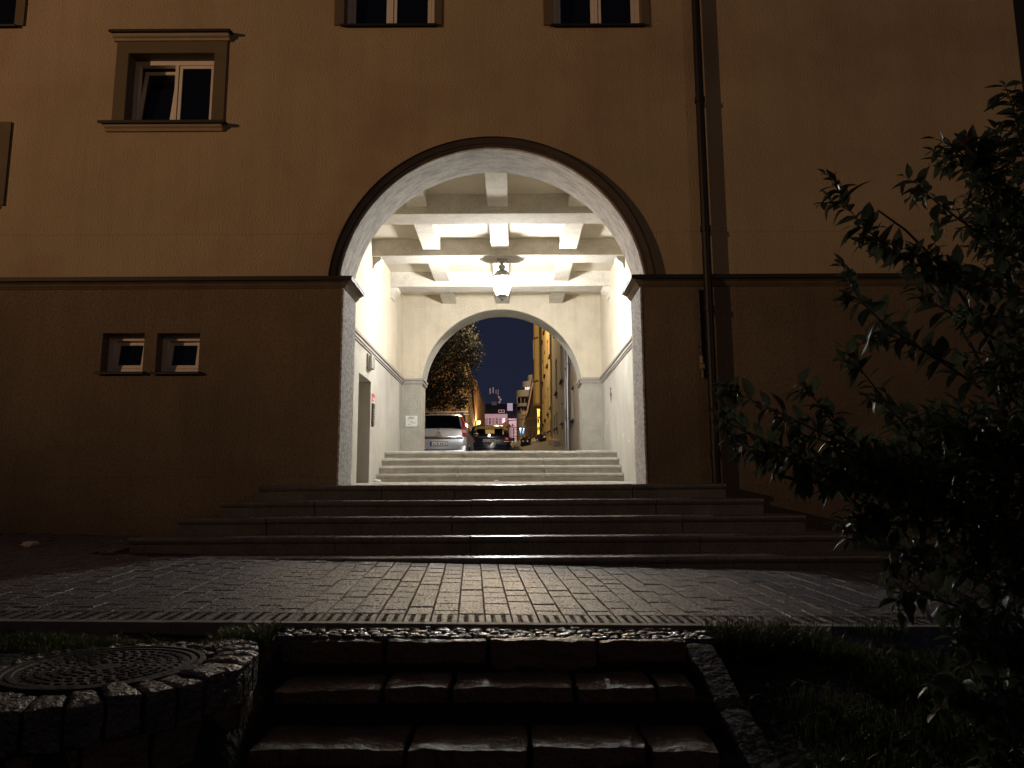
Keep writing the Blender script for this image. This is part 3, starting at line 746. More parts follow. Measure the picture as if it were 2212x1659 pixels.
for k in range(8):   # straight continuation out of the frame
    rough_block(wl, -1.87-0.42*(k+1)+0.008, -1.87-0.42*k, 2.44, 2.6, -1.3, capz+gr_.uniform(-0.01, 0.01), 0.014, k*3)
wl.build('straight_course', M['stone'], pw, smooth=60, recalc=False)
# pale gravelly fill and the manhole
mh = thing('manhole_cover', (-1.60, 3.03, -0.675), 'round cast iron manhole cover with a studded pattern in the stone bed', 'manhole cover')
mc = MB(); mz = -0.672; R0 = 0.33
mc.lathe([(0.0,-0.03),(R0+0.035,-0.03),(R0+0.035,0.004),(R0+0.012,0.006),(R0+0.008,-0.004),(0.0,-0.004)], (-1.60,3.03,mz), 48)
mc.build('rim', M['iron'], mh, smooth=40)
st_ = MB()
st_.lathe([(0,-0.02),(R0,-0.02),(R0,0.003),(R0-0.02,0.003),(R0-0.024,-0.002),(0,-0.002)], (-1.60,3.03,mz), 48)
for rr in (0.07,0.11,0.15,0.19,0.23,0.27):
    nn = int(2*PI*rr/0.042)
    for q in range(nn):
        t = 2*PI*q/nn+rr*30; x, y = -1.60+rr*math.cos(t), 3.03+rr*math.sin(t)
        s = 0.011
        ca, sa = math.cos(t), math.sin(t)
        vs = []
        for (a, b, h) in ((-1,-1,-.003),(1,-1,-.003),(1,1,-.003),(-1,1,-.003),(-.7,-.7,.003),(.7,-.7,.003),(.7,.7,.003),(-.7,.7,.003)):
            vs.append((x+(a*ca*1.0-b*sa*1.4)*s, y+(a*sa*1.0+b*ca*1.4)*s, mz+h))
        st_.add(vs, [(4,5,6,7),(0,1,5,4),(1,2,6,5),(2,3,7,6),(3,0,4,7)])
st_.build('lid', M['iron'], mh, smooth=30)
cf = MB(); rr_ = random.Random(5)
for q in range(60):    # setts round the lid
    t = 2*PI*q/60*1.0; 
    for rad in (0.405, 0.47):
        tt = t+rr_.uniform(-0.02, 0.02); x, y = -1.60+rad*math.cos(tt), 3.03+rad*math.sin(tt)
        if math.hypot(x-pc.x, y-pc.y) > pr_-0.18 and y < 3.4: continue
        rough_block(cf, x-0.022, x+0.022, y-0.026, y+0.026, mz-0.06, mz+rr_.uniform(-0.012, 0.004), 0.008, q, nx=3)
cf.build('stone_setting', M['cob'], mh, smooth=60, recalc=False)

# ------------------------------------------------------------------ hanging lantern
LX, LY = -0.165, 12.59
lan = thing('hanging_lantern', (LX, LY, ZB), 'lit tapering glass lantern hanging from the middle ceiling beam', 'lantern')
MB().box(LX-0.09, LX+0.09, LY-0.05, LY+0.05, ZB-0.012, ZB+0.0).build('ceiling_plate', M['lampm'], lan)
h = MB(); h.lathe([(0.045,0),(0.045,-0.03),(0.03,-0.07),(0.03,-0.085),(0.055,-0.11),(0.062,-0.135),(0.045,-0.17),(0.03,-0.19),(0.045,-0.205)], (LX,LY,ZB-0.012), 16)
h.build('hanger', M['lampm'], lan, smooth=50)
rf = MB(); rf.lathe([(0.04,-0.20),(0.085,-0.215),(0.11,-0.235),(0.14,-0.30),(0.175,-0.33),(0.195,-0.335),(0.195,-0.345),(0.05,-0.345)], (LX,LY,ZB), 6)
for q in range(6):
    t = PI/6+2*PI*q/6; x, y = LX+0.098*math.cos(t), LY+0.098*math.sin(t); rf.tube([(x,y,ZB-0.235),(x*1.0,y,ZB-0.195)], [0.008,0.002], 6)
rf.build('lantern_roof', M['lampm'], lan)
g = MB(); gp_ = [(0.188,-0.347),(0.178,-0.42),(0.105,-0.64),(0.085,-0.66)]
g.lathe(gp_, (LX,LY,ZB), 6); g.f = g.f[:-2]; g.mi = g.mi[:-2]
g.build('glass_panes', M['lglass'], lan)
fr = MB()
for q in range(6):
    t = 2*PI*q/6; fr.tube([(LX+(r+0.003)*math.cos(t), LY+(r+0.003)*math.sin(t), ZB+z) for r, z in gp_], 0.004, 6)
fr.lathe([(0.075,-0.655),(0.095,-0.655),(0.095,-0.668),(0.075,-0.668)], (LX,LY,ZB), 6)
for q in range(6):
    t = 2*PI*q/6; fr.tube([(LX+0.085*math.cos(t), LY+0.085*math.sin(t), ZB-0.665),(LX+0.07*math.cos(t), LY+0.07*math.sin(t), ZB-0.70),(LX+0.02*math.cos(t), LY+0.02*math.sin(t), ZB-0.725)], 0.005, 6)
fr.lathe([(0.028,-0.718),(0.028,-0.728),(0.003,-0.765)], (LX,LY,ZB), 10)
fr.build('lantern_frame', M['lampm'], lan)
bu = MB(); bu.lathe([(0.015,-0.36),(0.028,-0.38),(0.04,-0.43),(0.04,-0.50),(0.025,-0.54),(0.004,-0.55)], (LX,LY,ZB), 12); bu.build('bulb', M['bulb'], lan, smooth=60)
def point(name, loc, col, watts, r=0.1):
    l = bpy.data.lights.new(name, 'POINT'); l.color = col; l.energy = watts; l.shadow_soft_size = r
    o = bpy.data.objects.new(name, l); COL.objects.link(o); o.location = loc; return o
point('lantern_light', (LX, LY, ZB-0.46), (1.0, 0.975, 0.94), 740, 0.11)
# bulkhead lamp on the left wall
bx_ = WX(795, 783, PL); by, bz = bx_
bk = thing('bulkhead_lamp', (PL, by, bz), 'unlit square bulkhead lamp with ribbed glass on the left passage wall above the doorway', 'lamp')
MB().cbox(PL, PL+0.035, by-0.14, by+0.14, bz-0.13, bz+0.13, 0.012).build('base', M['greyw'], bk, smooth=40)
gl_ = MB(); gl_.cbox(PL+0.035, PL+0.10, by-0.125, by+0.125, bz-0.115, bz+0.115, 0.025)
for q in range(-4, 5): gl_.box(PL+0.099, PL+0.105, by+q*0.024-0.006, by+q*0.024+0.006, bz-0.09, bz+0.09)
m_ = mat('ribbed_glass', (0.75,0.76,0.72), 0.08, spec=0.9); gl_.build('glass', m_, bk, smooth=40)
# red sign, intercom boxes, drain bracket on left wall
def wallbox(name, px, py, wy, hz, d, m, label, cat, side=PL, parts=None, b=0.004):
    y, z = WX(px, py, side); s = 1 if side < 0 else -1
    t = thing(name, (side, y, z), label, cat)
    MB().cbox(min(side, side+s*d), max(side, side+s*d), y-wy/2, y+wy/2, z-hz/2, z+hz/2, b).build('panel' if not parts else 'casing', m, t)
    return t, y, z
t, y, z = wallbox('warning_sign', 805.5, 866, 0.22, 0.24, 0.008, M['signr'], 'small red and white sign beside the passage doorway', 'sign')
mb = MB(); mb.box(PL+0.0082, PL+0.0105, y-0.08, y+0.09, z-0.08, z+0.055); mb.build('white_field', M['signw'], t)
mb = MB(); mb.box(PL+0.0107, PL+0.0125, y-0.05, y-0.03, z-0.03, z+0.03); mb.box(PL+0.0107, PL+0.0125, y-0.02, y+0.05, z-0.012, z+0.012); mb.build('pictogram', M['signr'], t)
t, y, z = wallbox('intercom', 804, 894.5, 0.17, 0.36, 0.03, M['dgrey'], 'tall dark intercom panel under the small red sign', 'intercom', parts=1)
mb = MB()
for q in range(5): mb.box(PL+0.031, PL+0.034, y-0.05, y+0.05, z-0.12+0.045*q, z-0.095+0.045*q)
mb.build('button_row', M['zinc'], t)
t, y, z = wallbox('key_box', 803.5, 912.5, 0.11, 0.15, 0.025, M['dgrey'], 'small dark box below the tall intercom panel', 'box', parts=1)
MB().lathe([(0.018,0),(0.018,0.006),(0.010,0.008)], (PL+0.025, y, z), 12, axis='X').build('lock', M['zinc'], t)
t, y, z = wallbox('wall_hook', 869.5, 871, 0.07, 0.07, 0.03, M['rust'], 'tiny dark bracket high on the left wall near the back corner', 'bracket', parts=1)
MB().tube([(PL+0.03,y,z),(PL+0.07,y,z),(PL+0.08,y,z+0.03)], 0.008, 6).build('hook', M['rust'], t)
# white notice panel on the back-arch pier
x0, z1 = W(876.5, 898.5, KY); x1, z0 = W(901.5, 921.5, KY)
nt_ = thing('notice_board', ((x0+x1)/2, KY, z0), 'white panel with scribbles and a warning triangle, left of the back arch', 'sign')
MB().cbox(x0, x1, KY-0.022, KY-0.003, z0, z1, 0.004).build('panel', M['signw'], nt_)
yk = KY-0.024; xc, zc = (x0+x1)/2, (z0+z1)/2
tri = MB(); tri.prism([(xc-0.035,zc-0.035),(xc+0.035,zc-0.035),(xc,zc+0.025)], yk, yk+0.002); tri.build('warning_triangle', M['signy'], nt_)
e_ = MB(); e_.box(xc-0.003, xc+0.003, yk-0.002, yk, zc-0.012, zc+0.010); e_.box(xc-0.003, xc+0.003, yk-0.002, yk, zc-0.025, zc-0.018)
rg = random.Random(11)
def scribble(mb, cx_, cz_, w_, h_, n, y, r=0.0028):
    pts = [(cx_-w_/2+w_*i/n+rg.uniform(-0.01,0.01), y, cz_+h_*(0.5 if i % 2 else -0.5)*rg.uniform(0.5,1.1)) for i in range(n+1)]
    sm = []
    for a, b in zip(pts[:-1], pts[1:]):
        sm.append(a); sm.append(((a[0]+b[0])/2+rg.uniform(-0.008,0.008), y, (a[2]+b[2])/2))
    mb.tube(sm, r, 5)
scribble(e_, xc-0.005, zc+0.07, 0.15, 0.05, 8, yk-0.001, 0.004); scribble(e_, xc+0.01, zc+0.075, 0.10, 0.06, 5, yk-0.002, 0.003)
scribble(e_, xc+0.06, zc-0.04, 0.07, 0.02, 6, yk-0.001); scribble(e_, xc-0.03, zc-0.07, 0.09, 0.03, 5, yk-0.001)
scribble(e_, xc-0.06, zc+0.02, 0.05, 0.03, 3, yk-0.001)
e_.build('scribbles', M['ink'], nt_)
# scribble mark and chips on the right passage wall
sc = MB(); yy, zz = WX(1320, 852, PR)
def wsc(mb, pts, r): mb.tube([(PR-0.002, yy+a, zz+b) for a, b in pts], r, 6)
wsc(sc, [(-0.05,0.10),(-0.02,0.13),(0.03,0.09),(0.0,0.05),(-0.05,0.02),(-0.03,-0.03),(0.05,0.0)], 0.012)
wsc(sc, [(0.07,0.05),(0.10,-0.02),(0.05,-0.08),(-0.02,-0.12),(-0.03,-0.16)], 0.012); wsc(sc, [(-0.10,0.01),(-0.08,-0.08),(-0.12,-0.11)], 0.01)
tag(sc.build('wall_scribble', mat('marker_ink', (0.17,0.16,0.14), 0.8)), 'small dark scribbled mark on the right passage wall', 'graffiti')
mchip = mat('bare_plaster_chip', (0.85,0.83,0.78), 0.7)
ch_labels = {0:'white plaster chip, leftmost on the right passage wall', 1:'white plaster chip highest on the right passage wall', 2:'white plaster chip right of the highest one', 3:'elongated white plaster chip above the lowest one', 4:'lowest white plaster chip, nearest the front arch'}
for q, (px, py) in enumerate(((1311,914),(1325,904),(1335,914),(1346,941),(1359.5,953.5))):
    y, z = WX(px, py, PR); hh = 0.035 if q != 3 else 0.05
    c = MB(); c.prism([(y+0.028*math.cos(t)*rg.uniform(.7,1.1), z+hh*math.sin(t)*rg.uniform(.8,1.1)) for t in [2*PI*i/9 for i in range(9)]], PR-0.005, PR+0.001, 'X')
    tag(c.build('plaster_chip', mchip), ch_labels[q], 'plaster chip', 'chips in the right passage wall')

# litter -------------------------------------------------------------------
def crumple(name, loc, s, m, label, cat, sq=(1,1,0.6), seed=0):
    bm = bmesh.new(); bmesh.ops.create_icosphere(bm, subdivisions=3, radius=1)
    mb = MB()
    for v in bm.verts:
        n1 = noise.noise(v.co*2.2+Vector((seed,0,0))); v.co *= (1+0.35*n1+0.15*noise.noise(v.co*6))
    bm.verts.index_update()
    mb.add([(v.co.x*s*sq[0]+loc[0], v.co.y*s*sq[1]+loc[1], v.co.z*s*sq[2]+loc[2]+s*sq[2]*0.7) for v in bm.verts], [[v.index for v in f.verts] for f in bm.faces]); bm.free()
    return tag(mb.build(name, m, loc=loc), label, cat)
d_ = ray(65, 1175); gy_ = 7.6
lx_, lz_ = W(65, 1179, 7.0)
crumple('crumpled_paper', (lx_, 7.0, pave_z(lx_, 7.0)), 0.05, M['litter'], 'pale crumpled paper lying on the dark paving by the wall at far left', 'litter', (1.6,1,0.6), 3)
cx1, _ = W(817, 1040, 13.1); crumple('paper_scrap', (cx1, 12.95, FZ1-0.01), 0.05, M['signw'], 'white paper scrap at the left foot of the inner steps', 'litter', (1.5,1,0.6), 5)
cx1, _ = W(1072, 1040, 13.0); crumple('paper_scrap', (cx1, 12.9, FZ1-0.01), 0.035, M['signw'], 'tiny white scrap before the middle of the lowest inner step', 'litter', (1.3,1,0.6), 8)
cx1, _ = W(634, 1190, 6.6); crumple('pebble', (-1.95, 6.28, pave_z(-1.95,6.28)), 0.018, M['litter'], 'small pale pebble on the paving at the foot of the lowest outer step', 'stone', (1,1,0.8), 9)

# ------------------------------------------------------------------ cars
def weld(o):
    bm = bmesh.new(); bm.from_mesh(o.data); bmesh.ops.remove_doubles(bm, verts=bm.verts[:], dist=0.0004)
    loose = [v for v in bm.verts if not v.link_faces]; bmesh.ops.delete(bm, geom=loose, context='VERTS')
    bmesh.ops.recalc_face_normals(bm, faces=bm.faces[:]); bm.to_mesh(o.data); bm.free()
    try: o.data.set_sharp_from_angle(angle=R(38))
    except Exception: pass
def car(name, loc, rotz, label, st, paint, glass, wmax, belt, wroof, rear_i, front_i, side_i, build_extra):
    t = thing(name, loc, label, 'car'); t['_abs'] = (0, 0, 0)
    body = MB(); rows_ = []; panes = {}
    for (y, zb, zt, wf) in st:
        w_ = wmax*wf
        zB = min(belt, zt-0.05); k = max(0.0, min(1.0, (zt-belt)/(wroof[1]-belt)))
        wt = w_*(0.97-(0.97-wroof[0])*k); zs = zb+0.14
        rows_.append([(0,y,zb),(w_*0.86,y,zb),(w_*0.97,y,zs),(w_,y,(zs+zB)/2+0.05),(w_*0.97,y,zB),((w_*0.97+wt)/2+0.012,y,(zB+zt-0.06)/2),(wt,y,zt-0.06),(wt-0.12,y,zt-0.006),(wt*0.5,y,zt+0.012),(0,y,zt+0.018)])
    n = 10
    for s in (1, -1):
        vs = [(p[0]*s, p[1], p[2]) for r in rows_ for p in r]
        fb, fg = [], []
        for i in range(len(rows_)-1):
            for j in range(n-1):
                f = (i*n+j, (i+1)*n+j, (i+1)*n+j+1, i*n+j+1)
                if j in (7, 8) and i in rear_i: panes.setdefault('rear_window', []).append((vs, f))
                elif j in (7, 8) and i in front_i: panes.setdefault('windscreen', []).append((vs, f))
                elif j in (4, 5) and i in side_i: panes.setdefault(('side_window', s, i), []).append((vs, f))
                else: fb.append(f)
        pass; fb.append(tuple(range(n))); fb.append(tuple(range((len(rows_)-1)*n, len(rows_)*n)))
        body.add(vs, fb)
    bo = body.build('body', paint, t, smooth=38, recalc=True)
    weld(bo)
    for key, fl_ in panes.items():
        g_ = MB()
        for v_, f_ in fl_: g_.add([v_[q] for q in f_], [(0,1,2,3)])
        weld(g_.build(key if isinstance(key, str) else key[0], M['fogged'] if key == 'windscreen' and name == 'parked_estate_car' else glass, t, smooth=38))
    L_ = st[-1][0]
    for (yy, s) in ((0.75,1),(0.75,-1),(L_-0.85,1),(L_-0.85,-1)):
        ww = MB(); x = s*(wmax-0.10)
        ww.lathe([(0.20,-0.1),(0.315,-0.1),(0.325,-0.06),(0.325,0.08),(0.31,0.105),(0.20,0.108)], (x, yy, 0.325), 24, axis='X') if s > 0 else ww.lathe([(0.20,0.1),(0.315,0.1),(0.325,0.06),(0.325,-0.08),(0.31,-0.105),(0.20,-0.108)], (x, yy, 0.325), 24, axis='X')
        wo = ww.build('wheel', M['rubber'], t, smooth=40)
        rm = MB(); rm.lathe([(0.20,s*0.06),(0.20,s*0.112),(0.185,s*0.112),(0.17,s*0.08),(0.05,s*0.09),(0.03,s*0.105)], (x, yy, 0.325), 20, axis='X')
        rm_o = rm.build('rim', M['zinc'], None, smooth=40); rm_o.parent = wo
        ar = MB(); ar.tube([(s*(wmax+0.001), yy+0.37*math.cos(a), max(0.33, 0.325+0.37*math.sin(a))) for a in [PI*i/14 for i in range(15)]], 0.018, 6); ar.build('wheel_arch', M['blackp'], t, smooth=50)
    for s in (1, -1):
        mi = MB(); ym_ = L_*0.66
        mi.cbox(min(s*(wmax+0.02), s*(wmax+0.2)), max(s*(wmax+0.02), s*(wmax+0.2)), ym_, ym_+0.1, belt+0.0, belt+0.16, 0.035); mi.tube([(s*(wmax-0.05),ym_+0.06,belt+0.02),(s*(wmax+0.05),ym_+0.06,belt+0.05)], 0.02, 8)
        mi.build('wing_mirror', M['blackp'], t, smooth=40)
    for s in (0.36, -0.36):
        for yb_ in (L_*0.36, L_*0.58):
            se = MB(); se.cbox(s-0.23, s+0.23, yb_, yb_+0.12, belt-0.45, belt+0.20, 0.05); se.cbox(s-0.17, s+0.17, yb_+0.01, yb_+0.1, belt+0.18, belt+0.42, 0.05); se.cbox(s-0.23, s+0.23, yb_+0.1, yb_+0.5, belt-0.6, belt-0.42, 0.04)
            se.build('seat', M['seat'], t, smooth=40)
    build_extra(t)
    t.rotation_euler.z = rotz
    return t
def plate(t, y, z, txt, tilt=0.0, x=0.0):
    p = MB(); p.cbox(x-0.275, x+0.275, y-0.012, y, z-0.07, z+0.07, 0.006); po = p.build('plate_frame', M['blackp'], t)
    def kid(mb, nm, m):
        o = mb.build(nm, m, None); o.parent = po
    q = MB(); q.box(x-0.26, x+0.26, y-0.016, y-0.0125, z-0.055, z+0.055); kid(q, 'plate_field', M['platew'])
    q = MB(); q.box(x-0.26, x-0.215, y-0.019, y-0.0165, z-0.055, z+0.055); kid(q, 'plate_band', M['plateb'])
    q = MB(); text_mesh(q, txt, 0.115, (x+0.022, y-0.018, z-0.040), (1,0,0), (0,0,1), 0.002, squeeze=0.95); kid(q, 'plate_lettering', M['ink'])
def mpv_extra(t):
    w = 0.91
    m = MB(); m.cbox(-0.80, 0.80, -0.055, 0.02, 0.24, 0.52, 0.03); m.cbox(-0.86, -0.6, -0.03, 0.1, 0.26, 0.66, 0.04); m.cbox(0.6, 0.86, -0.03, 0.1, 0.26, 0.66, 0.04); m.build('bumper', M['silver'], t, smooth=40)
    m = MB(); m.box(-0.78, 0.78, -0.062, -0.056, 0.37, 0.385); m.box(-0.70, 0.70, -0.012, -0.004, 0.53, 0.55); m.box(-0.745, 0.745, -0.008, -0.003, 0.86, 0.878); m.build('panel_gap', M['ink'], t)
    m = MB(); m.cbox(-0.72, 0.72, -0.03, 0.0, 0.885, 0.95, 0.012); m.build('tailgate_trim', M['chrome'], t, smooth=40)
    # emblem: two chevrons
    m = MB()
    for dz in (0, -0.055):
        m.prism([(-0.075,1.045+dz),(0,1.10+dz),(0.075,1.045+dz),(0.075,1.02+dz),(0,1.072+dz),(-0.075,1.02+dz)], -0.012, 0.004)
    m.box(-0.11, 0.11, -0.008, 0.002, 0.955, 0.968); m.build('emblem', M['chrome'], t)
    for s in (1, -1):
        m = MB(); m.prism([(s*0.70,1.28),(s*0.83,1.22),(s*0.87,0.93),(s*0.73,0.93)], -0.018, 0.10); l = m.build('tail_light', M['redl'], t)
        m = MB(); m.prism([(s*0.735,1.15),(s*0.845,1.12),(s*0.86,1.05),(s*0.735,1.05)], -0.024, -0.019); o = m.build('reversing_lens', M['whitel'], None); o.parent = l
        m = MB(); m.prism([(s*0.66,1.55),(s*0.71,1.53),(s*0.83,1.24),(s*0.76,1.26)], 0.09, 0.17); m.v = [(v[0], v[1]+max(0,(v[2]-1.25))*0.7-0.09, v[2]) for v in m.v]; m.build('pillar_light', M['redl'], t)
        m = MB(); m.tube([(s*0.64,0.75,1.665),(s*0.65,1.0,1.71),(s*0.65,2.4,1.735),(s*0.64,2.7,1.69)], 0.016, 8); m.build('roof_rail', M['blackp'], t, smooth=50)
    for yb in (0.95, 1.85):
        m = MB(); m.cbox(-0.84, 0.84, yb-0.03, yb+0.03, 1.775, 1.80, 0.008); c = m.build('roof_bar', M['zinc'], t, smooth=40)
        for s in (1, -1):
            m = MB(); m.cbox(s*0.65-0.05, s*0.65+0.05, yb-0.045, yb+0.045, 1.70, 1.778, 0.012); o = m.build('bar_foot', M['blackp'], None); o.parent = c
    plate(t, -0.016, 0.715, '6C8 6412', x=0.02)
    m = MB(); m.cbox(-0.2, 0.2, 0.44, 0.50, 1.645, 1.665, 0.006); m.build('brake_light', M['redl'], t)
    m = MB(); m.tube([(-0.02,0.0,1.20),(0.25,0.04,1.215),(0.5,0.05,1.205)], 0.009, 6); m.lathe([(0.03,-0.02),(0.03,0.02)], (0.0,0.0,1.19), 10, axis='Y'); m.build('rear_wiper', M['blackp'], t)
    for x in (-0.5, -0.18, 0.2, 0.5):
        m = MB(); m.lathe([(0.016,-0.004),(0.012,-0.008)], (x,-0.056,0.44), 10, axis='Y'); m.build('parking_sensor', M['ink'], t)
    m = MB(); m.tube([(0.0,-0.02,0.34),(0.0,-0.12,0.33),(0.0,-0.14,0.40)], 0.025, 8); m.lathe([(0.03,0.39),(0.03,0.45)], (0,-0.14,0), 10); m.build('tow_hook', M['ink'], t, smooth=50)
    m = MB(); m.lathe([(0.055,-0.012),(0.055,-0.016)], (-0.52,0,0.72), 16, axis='Y'); m.build('round_sticker', M['whitel'], t)
mpv_st = [(0.0,0.27,1.12,0.90),(0.03,0.24,1.17,0.965),(0.30,0.22,1.60,0.985),(0.46,0.2,1.655,1.0),(1.2,0.2,1.70,1.0),(1.28,0.2,1.70,1.0),(2.1,0.2,1.70,1.0),(2.18,0.2,1.70,1.0),(2.75,0.2,1.64,1.0),(3.55,0.2,1.14,0.99),(3.7,0.2,1.06,0.98),(4.15,0.22,0.92,0.93),(4.4,0.28,0.72,0.82)]
vx = -2.255; vy = 22.6
van = car('parked_minivan', (vx, vy, yard_z(vx, vy)-0.01), 0.0, 'silver minivan with roof bars parked beyond the back arch, seen from behind', mpv_st, M['silver'], M['cglassd'], 0.90, 1.10, (0.76, 1.70), (1,), (8,), (3,5,7), mpv_extra)
def est_extra(t):
    m = MB(); m.cbox(-0.80, 0.80, -0.06, 0.03, 0.22, 0.50, 0.04); m.build('bumper', M['navy'], t, smooth=40)
    m = MB(); m.box(-0.66, 0.66, -0.010, -0.002, 0.515, 0.53); m.box(-0.60, 0.60, -0.008, -0.002, 0.66, 0.668); m.build('panel_gap', M['ink'], t)
    for s in (1, -1):
        m = MB(); m.cbox(s*0.70-0.15, s*0.70+0.13, -0.016, 0.12, 0.74, 0.95, 0.03); l = m.build('tail_light', M['redl'], t, smooth=40)
        m = MB(); m.cbox(s*0.67-0.11, s*0.67+0.11, -0.022, -0.010, 0.745, 0.775, 0.005); o = m.build('reversing_lens', M['whitel'], None); o.parent = l
        m = MB(); m.cbox(s*0.55-0.12, s*0.55+0.12, -0.066, -0.058, 0.30, 0.32, 0.003); m.build('reflector', M['redl'], t)
        m = MB(); m.tube([(s*0.57,0.5,1.425),(s*0.58,0.7,1.475),(s*0.58,2.0,1.50),(s*0.56,2.3,1.455)], 0.016, 8); m.build('roof_rail', M['blackp'], t, smooth=50)
    m = MB(); m.cbox(-0.42, 0.42, -0.020, 0.0, 0.925, 0.95, 0.006); m.build('handle_trim', M['chrome'], t, smooth=40)
    m = MB(); m.lathe([(0.06,-0.012),(0.06,-0.018),(0.052,-0.02),(0.052,-0.014)], (0,0,1.0), 20, axis='Y')
    m.prism([(-0.035,1.035),(-0.022,1.035),(0,0.985),(0.022,1.035),(0.035,1.035),(0.0,0.965)], -0.02, -0.015); m.build('emblem', M['chrome'], t, smooth=40)
    plate(t, -0.014, 0.80, '8C0 9443')
    m = MB(); m.cbox(-0.14, 0.14, 0.36, 0.40, 1.42, 1.436, 0.004); m.build('brake_light', M['redl'], t)
    m = MB(); m.tube([(0.0,0.02,1.07),(0.3,0.05,1.085),(0.45,0.055,1.08)], 0.008, 6); m.build('rear_wiper', M['blackp'], t)
    m = MB(); m.tube([(0,0.6,1.46),(0.0,0.52,1.60)], [0.008,0.003], 6); m.build('aerial', M['blackp'], t)
est_st = [(0.0,0.25,1.00,0.91),(0.03,0.22,1.05,0.965),(0.33,0.2,1.385,0.98),(0.46,0.2,1.43,0.99),(1.25,0.2,1.485,1.0),(1.33,0.2,1.485,1.0),(2.15,0.2,1.485,1.0),(2.23,0.2,1.485,1.0),(2.75,0.2,1.43,1.0),(3.35,0.2,1.04,0.99),(3.5,0.2,0.98,0.98),(4.2,0.22,0.84,0.93),(4.5,0.27,0.66,0.82)]
ex, ey = -0.90, 28.9
car('parked_estate_car', (ex, ey, yard_z(ex, ey)-0.03), R(1.0), 'dark blue estate car with red tail lights parked beside the silver minivan', est_st, M['navy'], M['cglass'], 0.855, 0.98, (0.76, 1.485), (1,), (8,), (3,5,7), est_extra)

# ------------------------------------------------------------------ yard buildings, right side
GX = 1.75
def bwin(parent, y0, y1, z0, z1, X, name='window', m=None, sill=True):
    f = MB(); f.panel(rect(y0, y1, z0, z1), [rect(y0+0.07, y1-0.07, z0+0.07, z1-0.07)], X+0.14, X+0.19, 'X'); f.box(X+0.14, X+0.19, (y0+y1)/2-0.03, (y0+y1)/2+0.03, z0+0.07, z1-0.07)
    fo = f.build(name, m or M['recess'], parent)
    p = MB(); p.box(X+0.165, X+0.175, y0+0.06, y1-0.06, z0+0.06, z1-0.06); po = p.build('pane', M['pane'], None, loc=None); po.parent = fo
    po.data.transform(Matrix.Translation(-Vector(fo['_abs']))) if True else None
    if sill:
        s = MB(); s.box(X-0.08, X+0.15, y0-0.05, y1+0.05, z0-0.04, z0+0.0); so = s.build('sill', M['dgrey'], None); so.parent = fo; so.data.transform(Matrix.Translation(-Vector(fo['_abs'])))
def row_building(name, label, X, y0, y1, zb, zt, holes, m, depth=9.0):
    t = thing(name, (X, (y0+y1)/2, zb), label, 'building')
    w = MB(); w.panel(rect(y0, y1, zb, zt), [rect(*h) for h in holes], X, X+0.35, 'X')
    w.box(X+0.35, X+depth, y0, y0+0.3, zb, zt); w.box(X+0.35, X+depth, y1-0.3, y1, zb, zt); w.box(X+depth-0.3, X+depth, y0+0.3, y1-0.3, zb, zt); w.box(X+0.4, X+depth-0.3, y0+0.3, y1-0.3, zb+0.5, zb+0.6)
    w.build('wall', m, t)
    r = MB(); r.prism([(X-0.35,zt+0.001),(X+depth+0.35,zt+0.001),(X+depth/2,zt+3)], y0, y1); r.build('roof', M['roofd'], t)
    for h in holes: bwin(t, h[0], h[1], h[2], h[3], X)
    return t
gh = [(20.85,21.7,2.02,2.98)]
for yc in (22.6, 25.7, 28.9):
    for zc in (3.82, 6.2, 8.6):
        gh.append((yc-0.55, yc+0.55, zc, zc+1.33))
gh += [(25.3,26.1,2.35,3.05), (28.5,29.3,2.45,3.05), (30.2,30.9,2.55,3.1), (22.9,23.6,2.25,2.95), (18.8,19.8,3.82,5.15)]
gb = row_building('grey_townhouse', 'grey plastered townhouse close to the right of the yard, with dark barred windows', GX, KB+0.05, 31.8, 0.4, 11.5, gh, M['gry'])
yh = []
for yc in (33.15, 35.8, 38.9, 41.6):
    for zc in (3.72, 6.08, 8.45):
        yh.append((yc-0.55, yc+0.55, zc, zc+1.28))
yh += [(33.3,34.0,2.72,3.22), (35.6,36.3,2.85,3.3)]
yb_ = row_building('yellow_townhouse', 'yellow townhouse with a rounded projecting bay, right of the yard', GX+0.0, 31.85, 45.8, 0.4, 14.0, yh, M['yel'])
oz = W(1165, 876, 43.6)[1]
ob = MB(); xb = W(1153.5, 790, 43.6)[0]
po_ = [(x, y+3.9) for x, y in [(GX+0.05,39.5),(xb+0.18,39.5),(xb+0.08,39.53),(xb+0.02,39.62),(xb,39.75),(xb,41.3),(xb+0.05,41.45),(xb+0.2,41.55),(GX+0.05,41.55)]]
ob.prism(po_, oz+0.12, 13.5, 'Z')
vs = [(x, y, oz+0.12) for x, y in po_]+[(GX-0.62+(x-GX+0.62)*0.86+0.05, 44.4+(y-44.4)*0.9, oz) for x, y in po_]
n = len(po_); ob.add(vs, [(i,(i+1)%n,n+(i+1)%n,n+i) for i in range(n)]+[tuple(range(n,2*n))])
ob.build('bay', M['yel'], yb_, smooth=30)
for zc in (6.6, 9.2):
    f = MB(); f.box(xb-0.02, xb+0.02, 43.8, 45.0, zc, zc+1.3); f.build('bay_window', M['pane'], yb_)
    f = MB(); f.tube([(xb-0.12,43.35,zc-0.2),(GX-0.2,43.3,zc-0.1)], 0.03, 6); f.build('bay_rail', M['dpipe'], yb_)
MB().tube([(GX-0.06,43.26,13.5),(GX-0.06,43.26,2.4)], 0.06, 8).build('downpipe', M['dpipe'], yb_, smooth=50)
MB().tube([(GX-0.05,31.75,11.4),(GX-0.05,31.75,2.1)], 0.035, 8).build('downpipe', M['gry'], gb, smooth=50)
